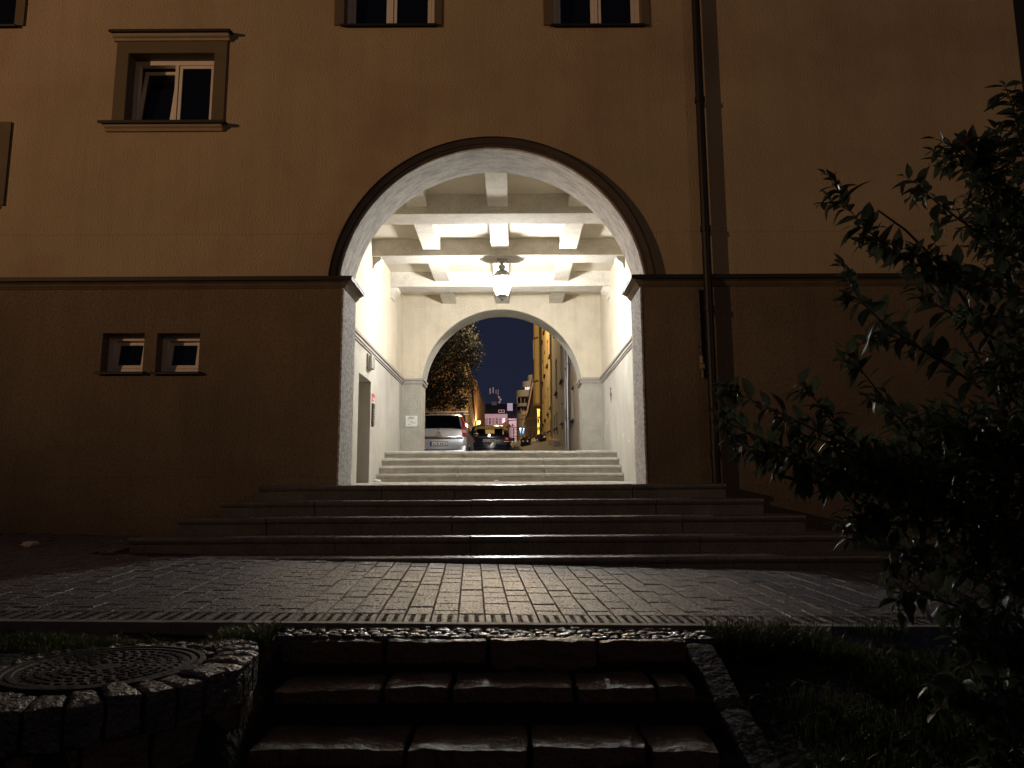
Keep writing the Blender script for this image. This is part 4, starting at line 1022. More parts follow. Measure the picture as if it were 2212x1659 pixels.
for yy, m, zt, r in ((22.05,'zinc',11.3,0.045),(22.35,'dpipe',11.3,0.035),(23.0,'zinc',4.4,0.03)):
    mb = MB(); mb.tube([(GX-0.07,yy,zt),(GX-0.07,yy,3.45),(GX-0.085,yy-0.02,3.3),(GX-0.085,yy-0.02,1.2)], r, 10); mb.build('downpipe', M[m], gb, smooth=50)
mb = MB(); mb.tube([(GX-0.07,22.1,4.25),(GX-0.07,21.6,4.45),(GX-0.07,19.5,5.0),(GX-0.07,17.2,5.7)], 0.03, 8); mb.build('branch_pipe', M['dpipe'], gb, smooth=50)
mb = MB(); mb.cbox(GX-0.12, GX, 22.4, 22.75, 2.15, 2.5, 0.02); mb.build('meter_box', M['zinc'], gb)
mb = MB(); mb.prism([(27.2,0.9),(31.8,0.9),(31.8,yard_z(GX,31)+0.25),(27.2,yard_z(GX,27)+0.22)], GX-0.22, GX-0.001, 'X'); mb.build('plinth_ledge', M['gry'], gb)

# bright yellow facade at the end, lit by a hidden lamp
ya = 66.0
x0 = W(1160, 900, ya)[0]; x1 = W(1215, 900, ya)[0]; z0 = yard_z(2.5, ya)-0.5
lf = thing('lit_yellow_house', (x0+1.5, ya, z0), 'brightly lit yellow house front at the end of the yard beside the dark barn', 'building')
zt_ = W(1170, 820, ya)[1]
hw = []
xw0, zw1 = W(1165.8, 890, ya); xw1, zw0 = W(1172.5, 895.5, ya)
xv0, zv1 = W(1161.0, 905, ya); xv1, zv0 = W(1164.5, 914, ya)
w_ = MB(); w_.panel(rect(x0, x1+5, z0, zt_), [rect(xw0,xw1,zw0,zw1), rect(xv0,xv1,zv0,zv1)], ya, ya+0.4); w_.box(x0, x1+5, ya+0.4, ya+6, z0, zt_)
w_.build('wall', mat('pale_yellow_render', (0.72,0.52,0.20), 0.9, var=0.1, vscale=0.5), lf)
for (a, b, c, d) in ((xw0,xw1,zw0,zw1),(xv0,xv1,zv0,zv1)):
    MB().box(a, b, ya+0.2, ya+0.25, c, d).build('window', M['recess'], lf)
mb = MB()
for py in (882, 899, 903, 925, 938): 
    z = W(1170, py, ya)[1]; mb.box(x0-0.0, x1+5, ya-0.06, ya-0.002, z-0.035, z+0.035)
mb.build('cornice', M['yel'], lf)
MB().prism([(ya-0.5,zt_+0.001),(ya+6.5,zt_+0.001),(ya+3,zt_+2.2)], x0-0.2, x1+5.2, 'X').build('roof', M['roofd'], lf)

# dark gabled barn with a pale verge board
yb2 = 58.0
def Z_(x, y, Y): return W(x, y, Y)
ax, az = W(1153, 815, yb2); cx_, cz_ = W(1136.5, 889, yb2); dx_, dz_ = W(1139, 889, yb2)
wx1, _ = W(1160.5, 900, yb2); zg = yard_z(1, yb2)-0.4
bn = thing('dark_barn', ((dx_+wx1)/2, yb2, zg), 'dark boarded gable with a steep roof and pale verge board beyond the yard fence', 'building')
MB().prism([(dx_,zg),(wx1,zg),(wx1,az+0.3),(ax,az-0.1),(dx_,dz_-0.05)], yb2, yb2+9).build('wall', M['wood'], bn)
MB().prism([(cx_-0.12,cz_-0.25),(cx_+0.02,cz_-0.3),(ax+0.12,az),(ax-0.05,az+0.35)], yb2-0.35, yb2+9.3).build('roof', M['roofd'], bn)
MB().prism([(cx_+0.0,cz_-0.16),(cx_+0.10,cz_-0.2),(ax+0.05,az-0.02),(ax-0.05,az+0.06)], yb2-0.40, yb2-0.36).build('verge_board', M['pinkw'], bn)
mb = MB()
for q in range(4):
    xx = dx_+0.2+q*(wx1-dx_-0.2)/4; mb.box(xx, xx+0.05, yb2-0.03, yb2-0.002, zg, zg+3.2+q*0.5)
mb.build('batten', M['wood'], bn)

# modern stepped block with curved balconies
ym_ = 112.0
mdn = thing('curved_apartment_block', (W(1138,960,ym_)[0]+1, ym_+4, 6), 'pale modern apartment block with rounded stepped storeys behind the barn', 'building')
def drum(name, xl, xr_, yt, yb0, Y, m, parent, rad=None):
    x0, z1 = W(xl, yt, Y); x1, z0 = W(xr_, yb0, Y); z1 = W(xl, yt, Y)[1]
    r = min(rad or 2.0, (x1-x0)/2)
    pts = [(x0+r-r*math.cos(a), Y+r-r*math.sin(a)) for a in [PI/2*i/8 for i in range(9)]]+[(x1, Y),(x1, Y+8),(x0, Y+8)]
    mb = MB(); mb.prism(pts, z0, z1, 'Z'); return mb.build(name, m, parent, smooth=30)
drum('top_storey', 1140.5, 1160, 809.5, 823, ym_+2, M['modern'], mdn, 0.8)
drum('upper_storey', 1128.5, 1160, 823, 835, ym_+1, M['modern'], mdn, 1.2)
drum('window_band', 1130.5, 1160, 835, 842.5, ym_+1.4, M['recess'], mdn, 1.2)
drum('lower_parapet', 1115, 1160, 842, 856, ym_-0.3, M['modern'], mdn, 1.5)
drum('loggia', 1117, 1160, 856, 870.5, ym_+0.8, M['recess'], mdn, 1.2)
drum('floor_band', 1115.2, 1160, 870.5, 877, ym_-0.2, M['modern'], mdn, 1.5)
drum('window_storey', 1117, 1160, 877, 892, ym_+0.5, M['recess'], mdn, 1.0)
drum('base_storey', 1116.3, 1160, 892, 990, ym_, M['modern'], mdn, 1.5)
for (xa, xb_, yt, yb0, Y) in ((1134,1136.5,836.5,841.5,ym_+1.3),(1137.5,1142.5,836,841.5,ym_+1.3),(1143.5,1148,835.8,840,ym_+1.3)):
    x0, z1 = W(xa, yt, Y); x1, z0 = W(xb_, yb0, Y); MB().box(x0, x1, Y-0.05, Y+0.06, z0, z1).build('lit_window', M['winE'], mdn)
for xa in (1125.2, 1130.5):
    x0, z1 = W(xa, 877.5, ym_+0.4); x1, z0 = W(xa+1.4, 891, ym_+0.4); MB().box(x0, x1, ym_+0.35, ym_+0.48, z0, z1).build('window_mullion', M['pinkw'], mdn)
x0, z1 = W(1116, 856.5, ym_); 
for q in range(3):
    x0, z1 = W(1116.5+q*8, 856, ym_); _, z0 = W(1117, 871, ym_); MB().box(x0, x0+0.1, ym_+0.1, ym_+0.2, z0, z1).build('balcony_post', M['modern'], mdn)

# far pink houses
yp = 180.0
def pink(name, label, xl, xr_, yt, yb0, wins_, m, Y=yp, lit=()):
    x0, z1 = W(xl, yt, Y); x1, z0 = W(xr_, yb0, Y); z1 = W((xl+xr_)/2, yt, Y)[1]
    t = thing(name, ((x0+x1)/2, Y, z0), label, 'building')
    hs = []
    for (a, b, c, d) in wins_:
        wx0, wz1 = W(a, c, Y); wx1_, wz0 = W(b, d, Y); hs.append((wx0, wx1_, wz0, wz1))
    w = MB(); w.panel(rect(x0,x1,z0,z1), [rect(*h) for h in hs], Y, Y+0.5); w.box(x0, x1, Y+0.9, Y+9, z0, z1); w.build('wall', m, t)
    c = MB(); c.box(x0-0.1, x1+0.1, Y-0.25, Y-0.002, z1-0.95, z1-0.75); c.box(x0-0.1, x1+0.1, Y-0.4, Y-0.002, z1-0.25, z1+0.05)
    c.box(x0, x1, Y-0.06, Y-0.003, z1-0.75, z1-0.25)
    c.build('cornice', M['pinkw'], t)
    for i, h in enumerate(hs):
        f = MB(); f.panel(rect(h[0]-0.25,h[1]+0.25,h[2]-0.25,h[3]+0.25), [rect(h[0]+0.06,h[1]-0.06,h[2]+0.06,h[3]-0.06)], Y-0.08, Y+0.1)
        xm = (h[0]+h[1])/2; f.box(xm-0.05, xm+0.05, Y+0.02, Y+0.09, h[2]+0.06, h[3]-0.06); f.box(h[0]+0.06, h[1]-0.06, Y+0.02, Y+0.088, h[3]-0.62, h[3]-0.54)
        fo = f.build('window', M['pinkw'], t)
        p = MB(); p.box(h[0], h[1], Y+0.101, Y+0.15, h[2], h[3]); po = p.build('pane', M['winE'] if i in lit else M['pane'], None); po.parent = fo; po.data.transform(Matrix.Translation(-Vector(fo['_abs'])))
    return t, x0, x1, z0, z1
t1, px0, px1, pz0, pz1 = pink('pink_house', 'taller pink house with white trimmed windows at the far end of the view', 1040, 1096.5, 895, 975, [(1056,1061,903,917),(1070.5,1075.5,903,917),(1085,1091,901,917),(1056,1061,928,942),(1070.5,1075.5,928,942)], M['pink'], lit=(2,))
rx0, rz1 = W(1030, 872.5, yp+6)
MB().prism([(yp-0.6,pz1+0.06),(yp+13,pz1+0.06),(yp+6.5,rz1)], rx0-4, W(1117,880,yp)[0]+1.5, 'X').build('roof', M['roofd'], t1)
dx0, dz1 = W(1076.5, 885, yp-0.6); dx1, dz0 = W(1090, 891.5, yp-0.6)
dm = MB(); dm.box(dx0, dx1, yp-0.5, yp+5, dz0, dz1); do = dm.build('dormer', M['pinkw'], t1)
for q in (0.28, 0.72):
    xx = dx0+(dx1-dx0)*q; p = MB(); p.box(xx-0.27, xx+0.27, yp-0.53, yp-0.505, dz0+0.12, dz1-0.14); po = p.build('dormer_window', M['pane'], None); po.parent = do; po.data.transform(Matrix.Translation(-Vector(do['_abs'])))
x0, z1 = W(1095.8, 872.5, yp+3); x1, z0 = W(1107.5, 884.5, yp+3)
mb = MB(); mb.box(x0, x1, yp+1.5, yp+3, z0-1.0, z1); mb.build('chimney', mat('whitewashed_chimney', (0.72,0.68,0.78), 0.9), t1)
mb = MB()
for q in (0.3, 0.7): mb.lathe([(0.08,0),(0.08,0.35)], (x0+(x1-x0)*q, yp+2.2, z1), 8)
mb.build('chimney_pot', M['dgrey'], t1)
pink('low_pink_house', 'lower pale pink house with small windows, right of the taller pink one', 1098, 1120, 905, 985, [(1101.5,1106,917.5,921.5),(1108.5,1113,917.5,921.5),(1102,1105.5,930,938),(1109,1112.5,930,938)], M['pinkw'], yp-5)
mb_ = MB(); xa = W(1096, 905, yp-5)[0]; xb_ = W(1122, 905, yp-5)[0]; ze = W(1105, 904.5, yp-5)[1]; zr = W(1105, 884, yp-5)[1]
rr2 = thing('low_house_roof', (xa, yp-5, ze), 'x', 'roof'); 
bpy.data.objects.remove(rr2)
lph = [o for o in bpy.data.objects if o.name.startswith('low_pink_house')][0]
MB().prism([(yp-5.5,ze+0.06),(yp+3,ze+0.06),(yp-1,zr)], xa, xb_, 'X').build('roof', M['roofd'], lph)
# antennas on the far roof
ya2 = yp+6
at_ = thing('antenna_mast', (W(1066,874,ya2)[0], ya2, rz1), 'cluster of tall white phone mast panels on the dark far roof', 'antenna')
for (x, yt, yb0) in ((1058.8,838.5,851),(1065.3,836.5,849),(1071.5,842,851),(1076,841.5,854)):
    xx, zt = W(x, yt, ya2); _, zb = W(x, yb0, ya2)
    MB().cbox(xx-(0.16 if x < 1070 else 0.09), xx+(0.16 if x < 1070 else 0.09), ya2-0.15, ya2+0.15, zb, zt, 0.03).build('panel_antenna', M['pinkw'], at_)
mb = MB()
for x in (1058.8,1065.3,1071.5,1076): 
    xx, zt = W(x, 848, ya2); mb.tube([(xx,ya2+0.2,rz1-0.3),(xx,ya2+0.2,zt)], 0.07, 6)
x0, z1 = W(1062, 868, ya2); x1, z0 = W(1073, 873.5, ya2); mb.box(x0, x1, ya2-0.3, ya2+0.5, rz1-0.4, z1)
for (xa, za, xb2, zb2) in ((1056,862,1078,860),(1060,856,1072,866),(1056,868,1066,858)):
    A = W(xa, za, ya2); Bp = W(xb2, zb2, ya2); mb.tube([(A[0],ya2+0.1,A[1]),(Bp[0],ya2+0.1,Bp[1])], 0.06, 6)
A = W(1080, 863, ya2)
mb.build('mast_frame', M['dgrey'], at_)
for (x, y) in ((1078,858),(1081,863),(1079,869)):
    xx, zz = W(x, y, ya2); MB().lathe([(0.0,0.0),(0.2,-0.04),(0.3,-0.12),(0.28,-0.12),(0.0,-0.02)], (xx, ya2, zz), 12, axis='Y').build('dish', M['pinkw'], at_, smooth=50)
mb = MB(); x, z = W(1079.5, 856, ya2); mb.tube([(x,ya2+0.1,rz1-0.3),(x,ya2+0.1,z)], 0.05, 6); mb.build('dish_pole', M['dgrey'], at_)

# left building beyond the tree
LXp = -3.05
lb = thing('orange_lit_building', (LXp, 58, 2.5), 'plain orange lit building with pilasters along the left side of the yard', 'building')
mb = MB(); mb.box(LXp-9, LXp, 44, 60, 1.5, 8.3); mb.build('wall', M['brown'], lb)
mb = MB(); mb.box(LXp-9, LXp+0.001, 60.001, 80, 1.5, 8.9)
mb.build('wing_wall', M['brown'], lb)
for q in range(7):
    y = 60.6+q*2.8; MB().box(LXp+0.002, LXp+0.16, y, y+0.55, 2.0, 8.75).build('pilaster', M['brown'], lb)
    if q < 6: MB().box(LXp+0.001, LXp+0.03, y+1.0, y+2.3, 4.0, 8.2).build('window', M['recess'], lb)
mb = MB(); mb.box(LXp-9, LXp+0.14, 44, 60, 8.3, 8.45); mb.box(LXp-9, LXp+0.14, 60.0, 80.1, 8.9, 9.05); mb.build('parapet', M['brown'], lb)
mb = MB(); mb.tube([(LXp+0.08,52.0,8.3),(LXp+0.08,59.5,5.6),(LXp+0.08,59.8,3.5)], 0.06, 6); mb.build('downpipe', M['dpipe'], lb)
# wall lantern glowing above the estate car
wy_, wz_ = WX(1034, 913, LXp+0.32)
wln = thing('glowing_wall_lamp', (LXp, wy_, wz_), 'glowing yellow lamp seen above the roof of the dark estate car', 'lamp')
MB().tube([(LXp,wy_,wz_+0.3),(LXp+0.2,wy_,wz_+0.36),(LXp+0.32,wy_,wz_+0.2)], 0.02, 6).build('bracket', M['dgrey'], wln)
MB().cbox(LXp+0.21, LXp+0.43, wy_-0.11, wy_+0.11, wz_-0.12, wz_+0.13, 0.03).build('glowing_glass', M['warmE'], wln)
MB().lathe([(0.17,0.13),(0.16,0.15),(0.03,0.24)], (LXp+0.32, wy_, wz_), 8).build('lamp_hood', M['dgrey'], wln)

# basketball hoop, blue sign, fence, bags
yh_ = 50.0
x0, z1 = W(1127.5, 888, yh_); x1, z0 = W(1138, 899, yh_)
bh = thing('basketball_hoop', (W(1120,955,yh_)[0], yh_, yard_z(0.6,yh_)), 'basketball backboard on a slanting pale post in front of the barn', 'basketball hoop')
MB().cbox(x0, x1, yh_-0.03, yh_, z0, z1, 0.01).build('backboard', M['pinkw'], bh)
m = MB(); cx_ = (x0+x1)/2; cx_ = (x0+x1)/2; m.tube([(cx_+0.17*math.cos(2*PI*i/16), yh_-0.26+0.17*math.sin(2*PI*i/16), z0+0.05) for i in range(17)], 0.015, 6); m.build('rim', M['rust'], bh)
P_ = [W(1134.5,897,yh_+0.2), W(1131.5,910,yh_+0.2), W(1128.5,924,yh_+0.2), W(1125.5,942,yh_+0.2), W(1124,957,yh_+0.2)]
MB().tube([(p[0], yh_+0.2, p[1]) for p in P_], 0.075, 10).build('post', M['pinkw'], bh, smooth=50)
ysn = 95.0
x0, z1 = W(1122.5, 924.5, ysn); x1, z0 = W(1132, 936.5, ysn); zz = z0+(z1-z0)*0.58
bsg = thing('blue_shop_sign', ((x0+x1)/2, ysn, z0), 'small glowing blue sign seen through the yard fence', 'sign')
MB().box(x0, x1, ysn-0.1, ysn+0.1, zz, z1).build('light_band', M['cyanE'], bsg); MB().box(x0+0.06, x1-0.08, ysn-0.1, ysn+0.1, z0, zz-0.06).build('blue_panel', M['blueE'], bsg)
mb = MB(); 
for q in range(3): mb.box(x0+0.13+q*0.11, x0+0.19+q*0.11, ysn-0.13, ysn-0.101, z0+0.08, zz-0.14)
mb.build('pale_marks', M['cyanE'], bsg)
MB().box(x0+0.1, x0+0.2, ysn-0.05, ysn+0.05, 4.0, z0-0.002).build('sign_post', M['dgrey'], bsg)
yf_ = 46.0
fn = thing('yard_fence', (W(1130,958,yf_)[0], yf_, 2.2), 'thin rusty tube fence panels across the end of the yard', 'fence')
def FP(x, y): p = W(x, y, yf_); return (p[0], yf_, p[1])
for (a, b, r) in (((1096.5,909),(1166.6,901.5),0.03),((1103,923.5),(1174,924),0.028),((1105,928),(1168,928.5),0.02),((1105,942.5),(1140,942),0.025),((1102,948),(1150,948),0.025),((1112,935),(1136,935.5),0.018)):
    MB().tube([FP(*a), FP(*b)], r, 6).build('rail', M['rust'], fn)
for (x, yt, yb0) in ((1098.4,906,958),(1104,920,958),(1110,924,958),(1119,921,958),(1136,904,955),(1150,921,955),(1167,896,954),(1171.5,899,952)):
    MB().tube([FP(x,yb0), FP(x-0.6,yt)], 0.033, 6).build('post', M['rust'], fn)
def bag(px, py, Y, s, label, seed, sq=(1,1,1.15)):
    x = W(px, py, Y)[0]; crumple('rubbish_bag', (x, Y, yard_z(x, Y)-0.05), s, M['bagp'], label, 'bag', sq, seed)
bag(1136, 960, 37.5, 0.27, 'upright black rubbish bag left of the low barrier at the fence', 21)
bag(1177, 953, 38.2, 0.27, 'bulging black rubbish bag at the foot of the yellow house', 25, (1.2,1,1.1))
bag(1164.5, 953, 42, 0.2, 'smaller black rubbish bag between the two larger ones', 29)
lbx = thing('low_barrier', (W(1152,955,40)[0], 40, yard_z(0.9,40)), 'low pale barrier board on feet in front of the barn', 'barrier')
A = W(1141,951,40); C_ = W(1161.5,951.5,40)
MB().prism([(A[0],A[1]-0.05),(C_[0],C_[1]-0.05),(C_[0],C_[1]+0.05),(A[0],A[1]+0.05)], 39.97, 40.03).build('board', M['pinkw'], lbx)
for xx in (A[0]+0.05, C_[0]-0.05): MB().box(xx-0.03, xx+0.03, 39.9, 39.968, yard_z(0.9,40)-0.1, A[1]).build('foot', M['dgrey'], lbx)
# tarpaulin shelter behind the car and junk
yt_ = 52
P1 = W(1083,922,yt_); P2 = W(1099,910,yt_); P3 = W(1101,936,yt_)
ts = thing('tarpaulin_shelter', (P1[0], yt_, 3), 'brown tarpaulin shelter just behind the dark estate car', 'shelter')
MB().prism([(P1[0]-0.3,P1[1]),(P2[0]-0.2,P2[1]),(P2[0]+0.1,P2[1]-0.25),(P1[0],P1[1]-0.15)], yt_, yt_+2).build('canopy', M['brown'], ts)
MB().box(P1[0]+0.05, P1[0]+0.12, yt_, yt_+0.06, 2.8, P1[1]-0.1).build('pole', M['dgrey'], ts); MB().box(P2[0]-0.0, P2[0]+0.07, yt_, yt_+0.06, 2.8, P2[1]-0.2).build('pole', M['dgrey'], ts)

# ------------------------------------------------------------------ vegetation
def leaf_shape(L, Wd, droop, fold):
    rows_ = [(0.0,0.05),(0.22,0.75),(0.48,1.0),(0.75,0.68),(1.0,0.03)]
    vs = []
    for t, w in rows_:
        y = L*t; z = -droop*L*t*t; h = Wd*0.5*w
        vs += [(-h, y, z+fold*h), (0, y, z), (h, y, z+fold*h)]
    fs = []
    for i in range(4):
        b = i*3; fs += [(b,b+1,b+4,b+3),(b+1,b+2,b+5,b+4)]
    return vs, fs
def place_leaf(mb, p, d, up, L, Wd, droop, fold, m=0):
    d = d.normalized(); side = d.cross(up)
    if side.length < 1e-3: side = d.cross(Vector((1,0,0)))
    side.normalize(); n = side.cross(d)
    vs, fs = leaf_shape(L, Wd, droop, fold)
    mb.add([p+side*v[0]+d*v[1]+n*v[2] for v in vs], fs, m)
sr = random.Random(42)
sh = thing('flowering_shrub', (2.45, 3.25, -1.05), 'large arching shrub with glossy pointed leaves in the right foreground', 'shrub')
lv = MB(); br = MB(); flw = MB()
def bez(a, b, c, n):
    return [a*(1-t)**2+b*2*t*(1-t)+c*t*t for t in [i/n for i in range(n+1)]]
def twig(pts, r0, leaf_from=0.0, Lf=0.075, sp=0.032):
    n = len(pts); br.tube(pts, [r0*(1-0.8*i/(n-1)) for i in range(n)], 5)
    acc = 0; flip = 0; tot = sum((pts[i+1]-pts[i]).length for i in range(n-1)); s0 = 0; nxt = tot*leaf_from
    for i in range(n-1):
        seg = pts[i+1]-pts[i]; L = seg.length; d = seg.normalized()
        while nxt <= s0+L:
            p = pts[i]+d*(nxt-s0); flip += 1
            fr_ = nxt/tot
            a = Vector((0,0,1)).cross(d)
            if a.length < 0.1: a = Vector((1,0,0))
            a.normalize(); b = d.cross(a)
            ang = (PI/2)*(flip % 2)+sr.uniform(-0.5, 0.5)
            for s in (1, -1):
                o = (a*math.cos(ang)+b*math.sin(ang))*s
                ld = (d*sr.uniform(0.35, 0.8)+o+Vector((0,0,sr.uniform(-0.45,0.15)))).normalized()
                ln = Lf*sr.uniform(0.85, 1.5)*(1.0 if fr_ < 0.85 else 0.7)
                place_leaf(lv, p, ld, Vector((sr.uniform(-.4,.4), sr.uniform(-.4,.4), 1)), ln, ln*sr.uniform(0.42,0.54), sr.uniform(0.1,0.5), sr.uniform(0.15,0.5))
            nxt += sp*sr.uniform(0.8, 1.3)
        s0 += L
    place_leaf(lv, pts[-1], pts[-1]-pts[-2], Vector((0,0,1)), Lf*0.7, Lf*0.28, 0.3, 0.3)
    if sr.random() < 0.10:
        for k in range(3):
            place_leaf(flw, pts[-1], (pts[-1]-pts[-2]).normalized()*0.5+Vector((sr.uniform(-1,1),sr.uniform(-1,1),0.6)), Vector((0,0,1)), 0.028, 0.014, 0.2, 0.6)
def P3(x, y, Y): a = W(x, y, Y); return Vector((a[0], Y, a[1]))
# hand measured sprays: tip, middle, root
sprays = [((1800,385,2.9),(1900,520,2.9),(2080,610,3.0)), ((1985,395,2.8),(2040,450,2.9),(2200,560,3.0)),
          ((1838,600,2.8),(1900,690,2.85),(2060,790,3.0)), ((1560,838,3.1),(1680,890,3.1),(1950,1020,3.1)),
          ((1562,905,3.0),(1650,950,3.1),(1900,1060,3.1)), ((1588,985,3.0),(1700,985,3.0),(1960,1060,3.1)),
          ((1752,850,3.0),(1790,900,3.0),(1900,1040,3.1)), ((1850,785,2.9),(1900,850,2.9),(2020,1000,3.1)),
          ((1885,725,3.0),(1960,740,3.0),(2120,840,3.1)), ((1808,1130,2.9),(1870,1110,2.9),(2020,1100,3.1)),
          ((1720,1060,3.0),(1830,1040,3.0),(2010,1080,3.1)), ((1850,1150,2.8),(1890,1130,2.9),(2040,1130,3.0)),
          ((1640,1005,3.2),(1760,1010,3.2),(1960,1080,3.2)), ((1925,1215,2.8),(1960,1205,2.8),(2110,1240,3.0)),
          ((1955,1290,2.8),(2000,1290,2.8),(2130,1330,3.0)), ((2012,1480,2.5),(2060,1490,2.6),(2200,1540,2.8)),
          ((2020,300,2.9),(2100,350,2.9),(2230,480,3.0)), ((2170,185,2.9),(2195,260,2.9),(2230,420,3.0)), ((2040,340,3.0),(2110,380,3.0),(2230,480,3.0)),
          ((2085,310,2.8),(2130,350,2.9),(2240,480,3.0)), ((1950,555,2.9),(2010,560,2.9),(2150,620,3.0)), ((1870,520,2.9),(1960,560,2.9),(2120,640,3.0)),
          ((1690,935,3.1),(1800,960,3.1),(2000,1060,3.1)), ((1980,640,3.1),(2060,680,3.1),(2200,760,3.1))]
for (t_, m_, r_) in sprays:
    a, b, c = P3(*r_), P3(*m_), P3(*t_)
    b = b*2-(a+c)*0.5 if (b-(a+c)/2).length < 0.2 else b
    pts = bez(a, b, c, 12); twig(pts, 0.006, 0.12, 0.078, 0.036)
    for k in range(4):
        i = sr.randint(3, 10); d = (pts[i+1]-pts[i]).normalized()
        e = pts[i]+(d*0.6+Vector((sr.uniform(-.5,.3), sr.uniform(-.5,.5), sr.uniform(-.5,.5))))*sr.uniform(0.08, 0.16)
        twig(bez(pts[i], (pts[i]+e)/2+Vector((0,0,0.02)), e, 5), 0.003, 0.25, 0.06, 0.03)
bound = [(170,2185),(250,2175),(290,2090),(400,2080),(520,2060),(600,2030),(700,2060),(800,2070),(880,2000),(940,1830),(1000,1720),(1060,1800),(1130,1880),(1200,1985),(1350,2040),(1500,2060),(1700,2030),(1800,2020)]
def xleft(y):
    for (a, b), (c, d) in zip(bound[:-1], bound[1:]):
        if a <= y <= c: return b+(d-b)*(y-a)/(c-a)
    return 2200
for k in range(165):
    y = sr.uniform(190, 1780) if k > 20 else sr.uniform(850, 1100)
    xl = xleft(y); x = xl+abs(sr.gauss(0, 1))*130+8
    if x > 2420: x = sr.uniform(xl, 2400)
    Y = sr.uniform(2.75, 3.7) if y < 1250 else sr.uniform(2.4, 3.4)
    tip = P3(x, y, Y)
    cx0 = Vector((2.35+sr.uniform(-.3,.3), 3.2+sr.uniform(-.35,.35), 0)); dist = sr.uniform(0.35, 0.7)
    root = Vector((tip.x+(cx0.x-tip.x)*dist+0.12, tip.y+(cx0.y-tip.y)*dist, tip.z-sr.uniform(0.05, 0.4)))
    if x > 2150: root.x = tip.x+sr.uniform(-0.05, 0.25)
    mid = (root+tip)/2+Vector((0, 0, sr.uniform(0.03, 0.15)))
    twig(bez(root, mid, tip, 8), 0.005, 0.05, 0.062, 0.032)
for k in range(26):   # main stems
    a = Vector((2.45+sr.uniform(-.15,.2), 3.25+sr.uniform(-.2,.2), -1.1)); tp = Vector((sr.uniform(1.6,2.9), sr.uniform(2.7,3.8), sr.uniform(-0.4,1.6)))
    br.tube(bez(a, Vector(((a.x*2+tp.x)/3, (a.y*2+tp.y)/3, tp.z*0.7)), tp, 10), [0.016-0.0012*i for i in range(11)], 6)
lv.build('foliage', M['leaf'], sh, smooth=60, recalc=False); br.build('branches', M['bark'], sh, smooth=60); flw.build('flowers', M['flower'], sh, recalc=False)

# grass
gr = MB(); g2 = random.Random(9)
def blade(x, y, z, L, w):
    t = g2.uniform(0, 2*PI); dx_, dy_ = math.cos(t), math.sin(t); ln = g2.uniform(0.15, 0.9)*L
    sx, sy = -dy_*w, dx_*w
    p1 = (x+dx_*ln*0.3, y+dy_*ln*0.3, z+L*0.6); p2 = (x+dx_*ln, y+dy_*ln, z+L*g2.uniform(0.6,0.95))
    gr.add([(x-sx,y-sy,z),(x+sx,y+sy,z),(p1[0]+sx*0.8,p1[1]+sy*0.8,p1[2]),(p1[0]-sx*0.8,p1[1]-sy*0.8,p1[2]),p2], [(0,1,2,3),(3,2,4)])
def grass_area(n, x0, x1, y0, y1, test, L=(0.04,0.10)):
    k = 0
    while k < n:
        x, y = g2.uniform(x0, x1), g2.uniform(y0, y1)
        if y > 3.93+0.054*x-0.055 or not test(x, y): continue
        c = noise.noise(Vector((x*3, y*3, 5)))
        if c < g2.uniform(-0.25, 0.3): k += 0.35; continue
        blade(x, y, garden_z(x, y)-0.005, g2.uniform(*L)*(1+0.5*c), g2.uniform(0.0015, 0.0035)); k += 1
def on_cheek(x, y): return 0.86-0.03 < x < 1.04+0.14*(3.7-y) and y < 3.7
grass_area(15000, 0.97, 3.4, 2.2, 4.1, lambda x, y: x > 1.02+0.10*(3.7-y))
grass_area(2500, 3.0, 6.0, 3.8, 4.2, lambda x, y: True, (0.05,0.11))
grass_area(5000, 1.05, 3.6, 3.6, 4.1, lambda x, y: True, (0.06,0.13))
grass_area(9000, 3.4, 6.5, 2.6, 4.2, lambda x, y: True)
grass_area(5200, -3.6, -1.2, 3.3, 3.86, lambda x, y: math.hypot(x+1.6, y-3.03) > 0.5 and not (-2.4 < x < -1.5 and y > 3.6), (0.02,0.06))
grass_area(4500, -4.5, -1.9, 2.5, 3.5, lambda x, y: math.hypot(x+1.6, y-3.03) > 0.42 and x < -1.85+0.2*g2.random(), (0.03,0.09))
grass_area(900, -2.05, -1.2, 2.65, 3.4, lambda x, y: noise.noise(Vector((x*5, y*5, 9))) > 0.12, (0.015,0.045))
grass_area(1500, -6.5, -3.6, 3.0, 3.7, lambda x, y: True, (0.03,0.09))
grass_area(900, 0.95, 1.25, 3.3, 3.95, lambda x, y: not (x < 0.97), (0.04,0.11))
grass_area(1100, -1.42, -1.14, 3.5, 3.86, lambda x, y: True, (0.04,0.11))
tag(gr.build('grass', M['grass'], recalc=False), 'patchy wet grass along both sides of the garden steps', 'grass', kind='stuff')
wd = MB()     # broad leaved weeds
for k in range(420):
    if k % 2: x, y = g2.uniform(-3.4, -1.2), g2.uniform(3.3, 3.82)
    else: x, y = g2.uniform(1.05, 3.6), g2.uniform(2.4, 4.0)
    if y > 3.93+0.054*x-0.08: continue
    z = garden_z(x, y)
    for j in range(g2.randint(3, 6)):
        t = g2.uniform(0, 2*PI); place_leaf(wd, Vector((x,y,z)), Vector((math.cos(t), math.sin(t), g2.uniform(0.2, 1.2))), Vector((0,0,1)), g2.uniform(0.025,0.06), g2.uniform(0.012,0.022), g2.uniform(0.2,0.8), 0.3)
tag(wd.build('weeds', M['grass'], recalc=False), 'broad leaved weeds growing in the grass', 'weeds', kind='stuff')

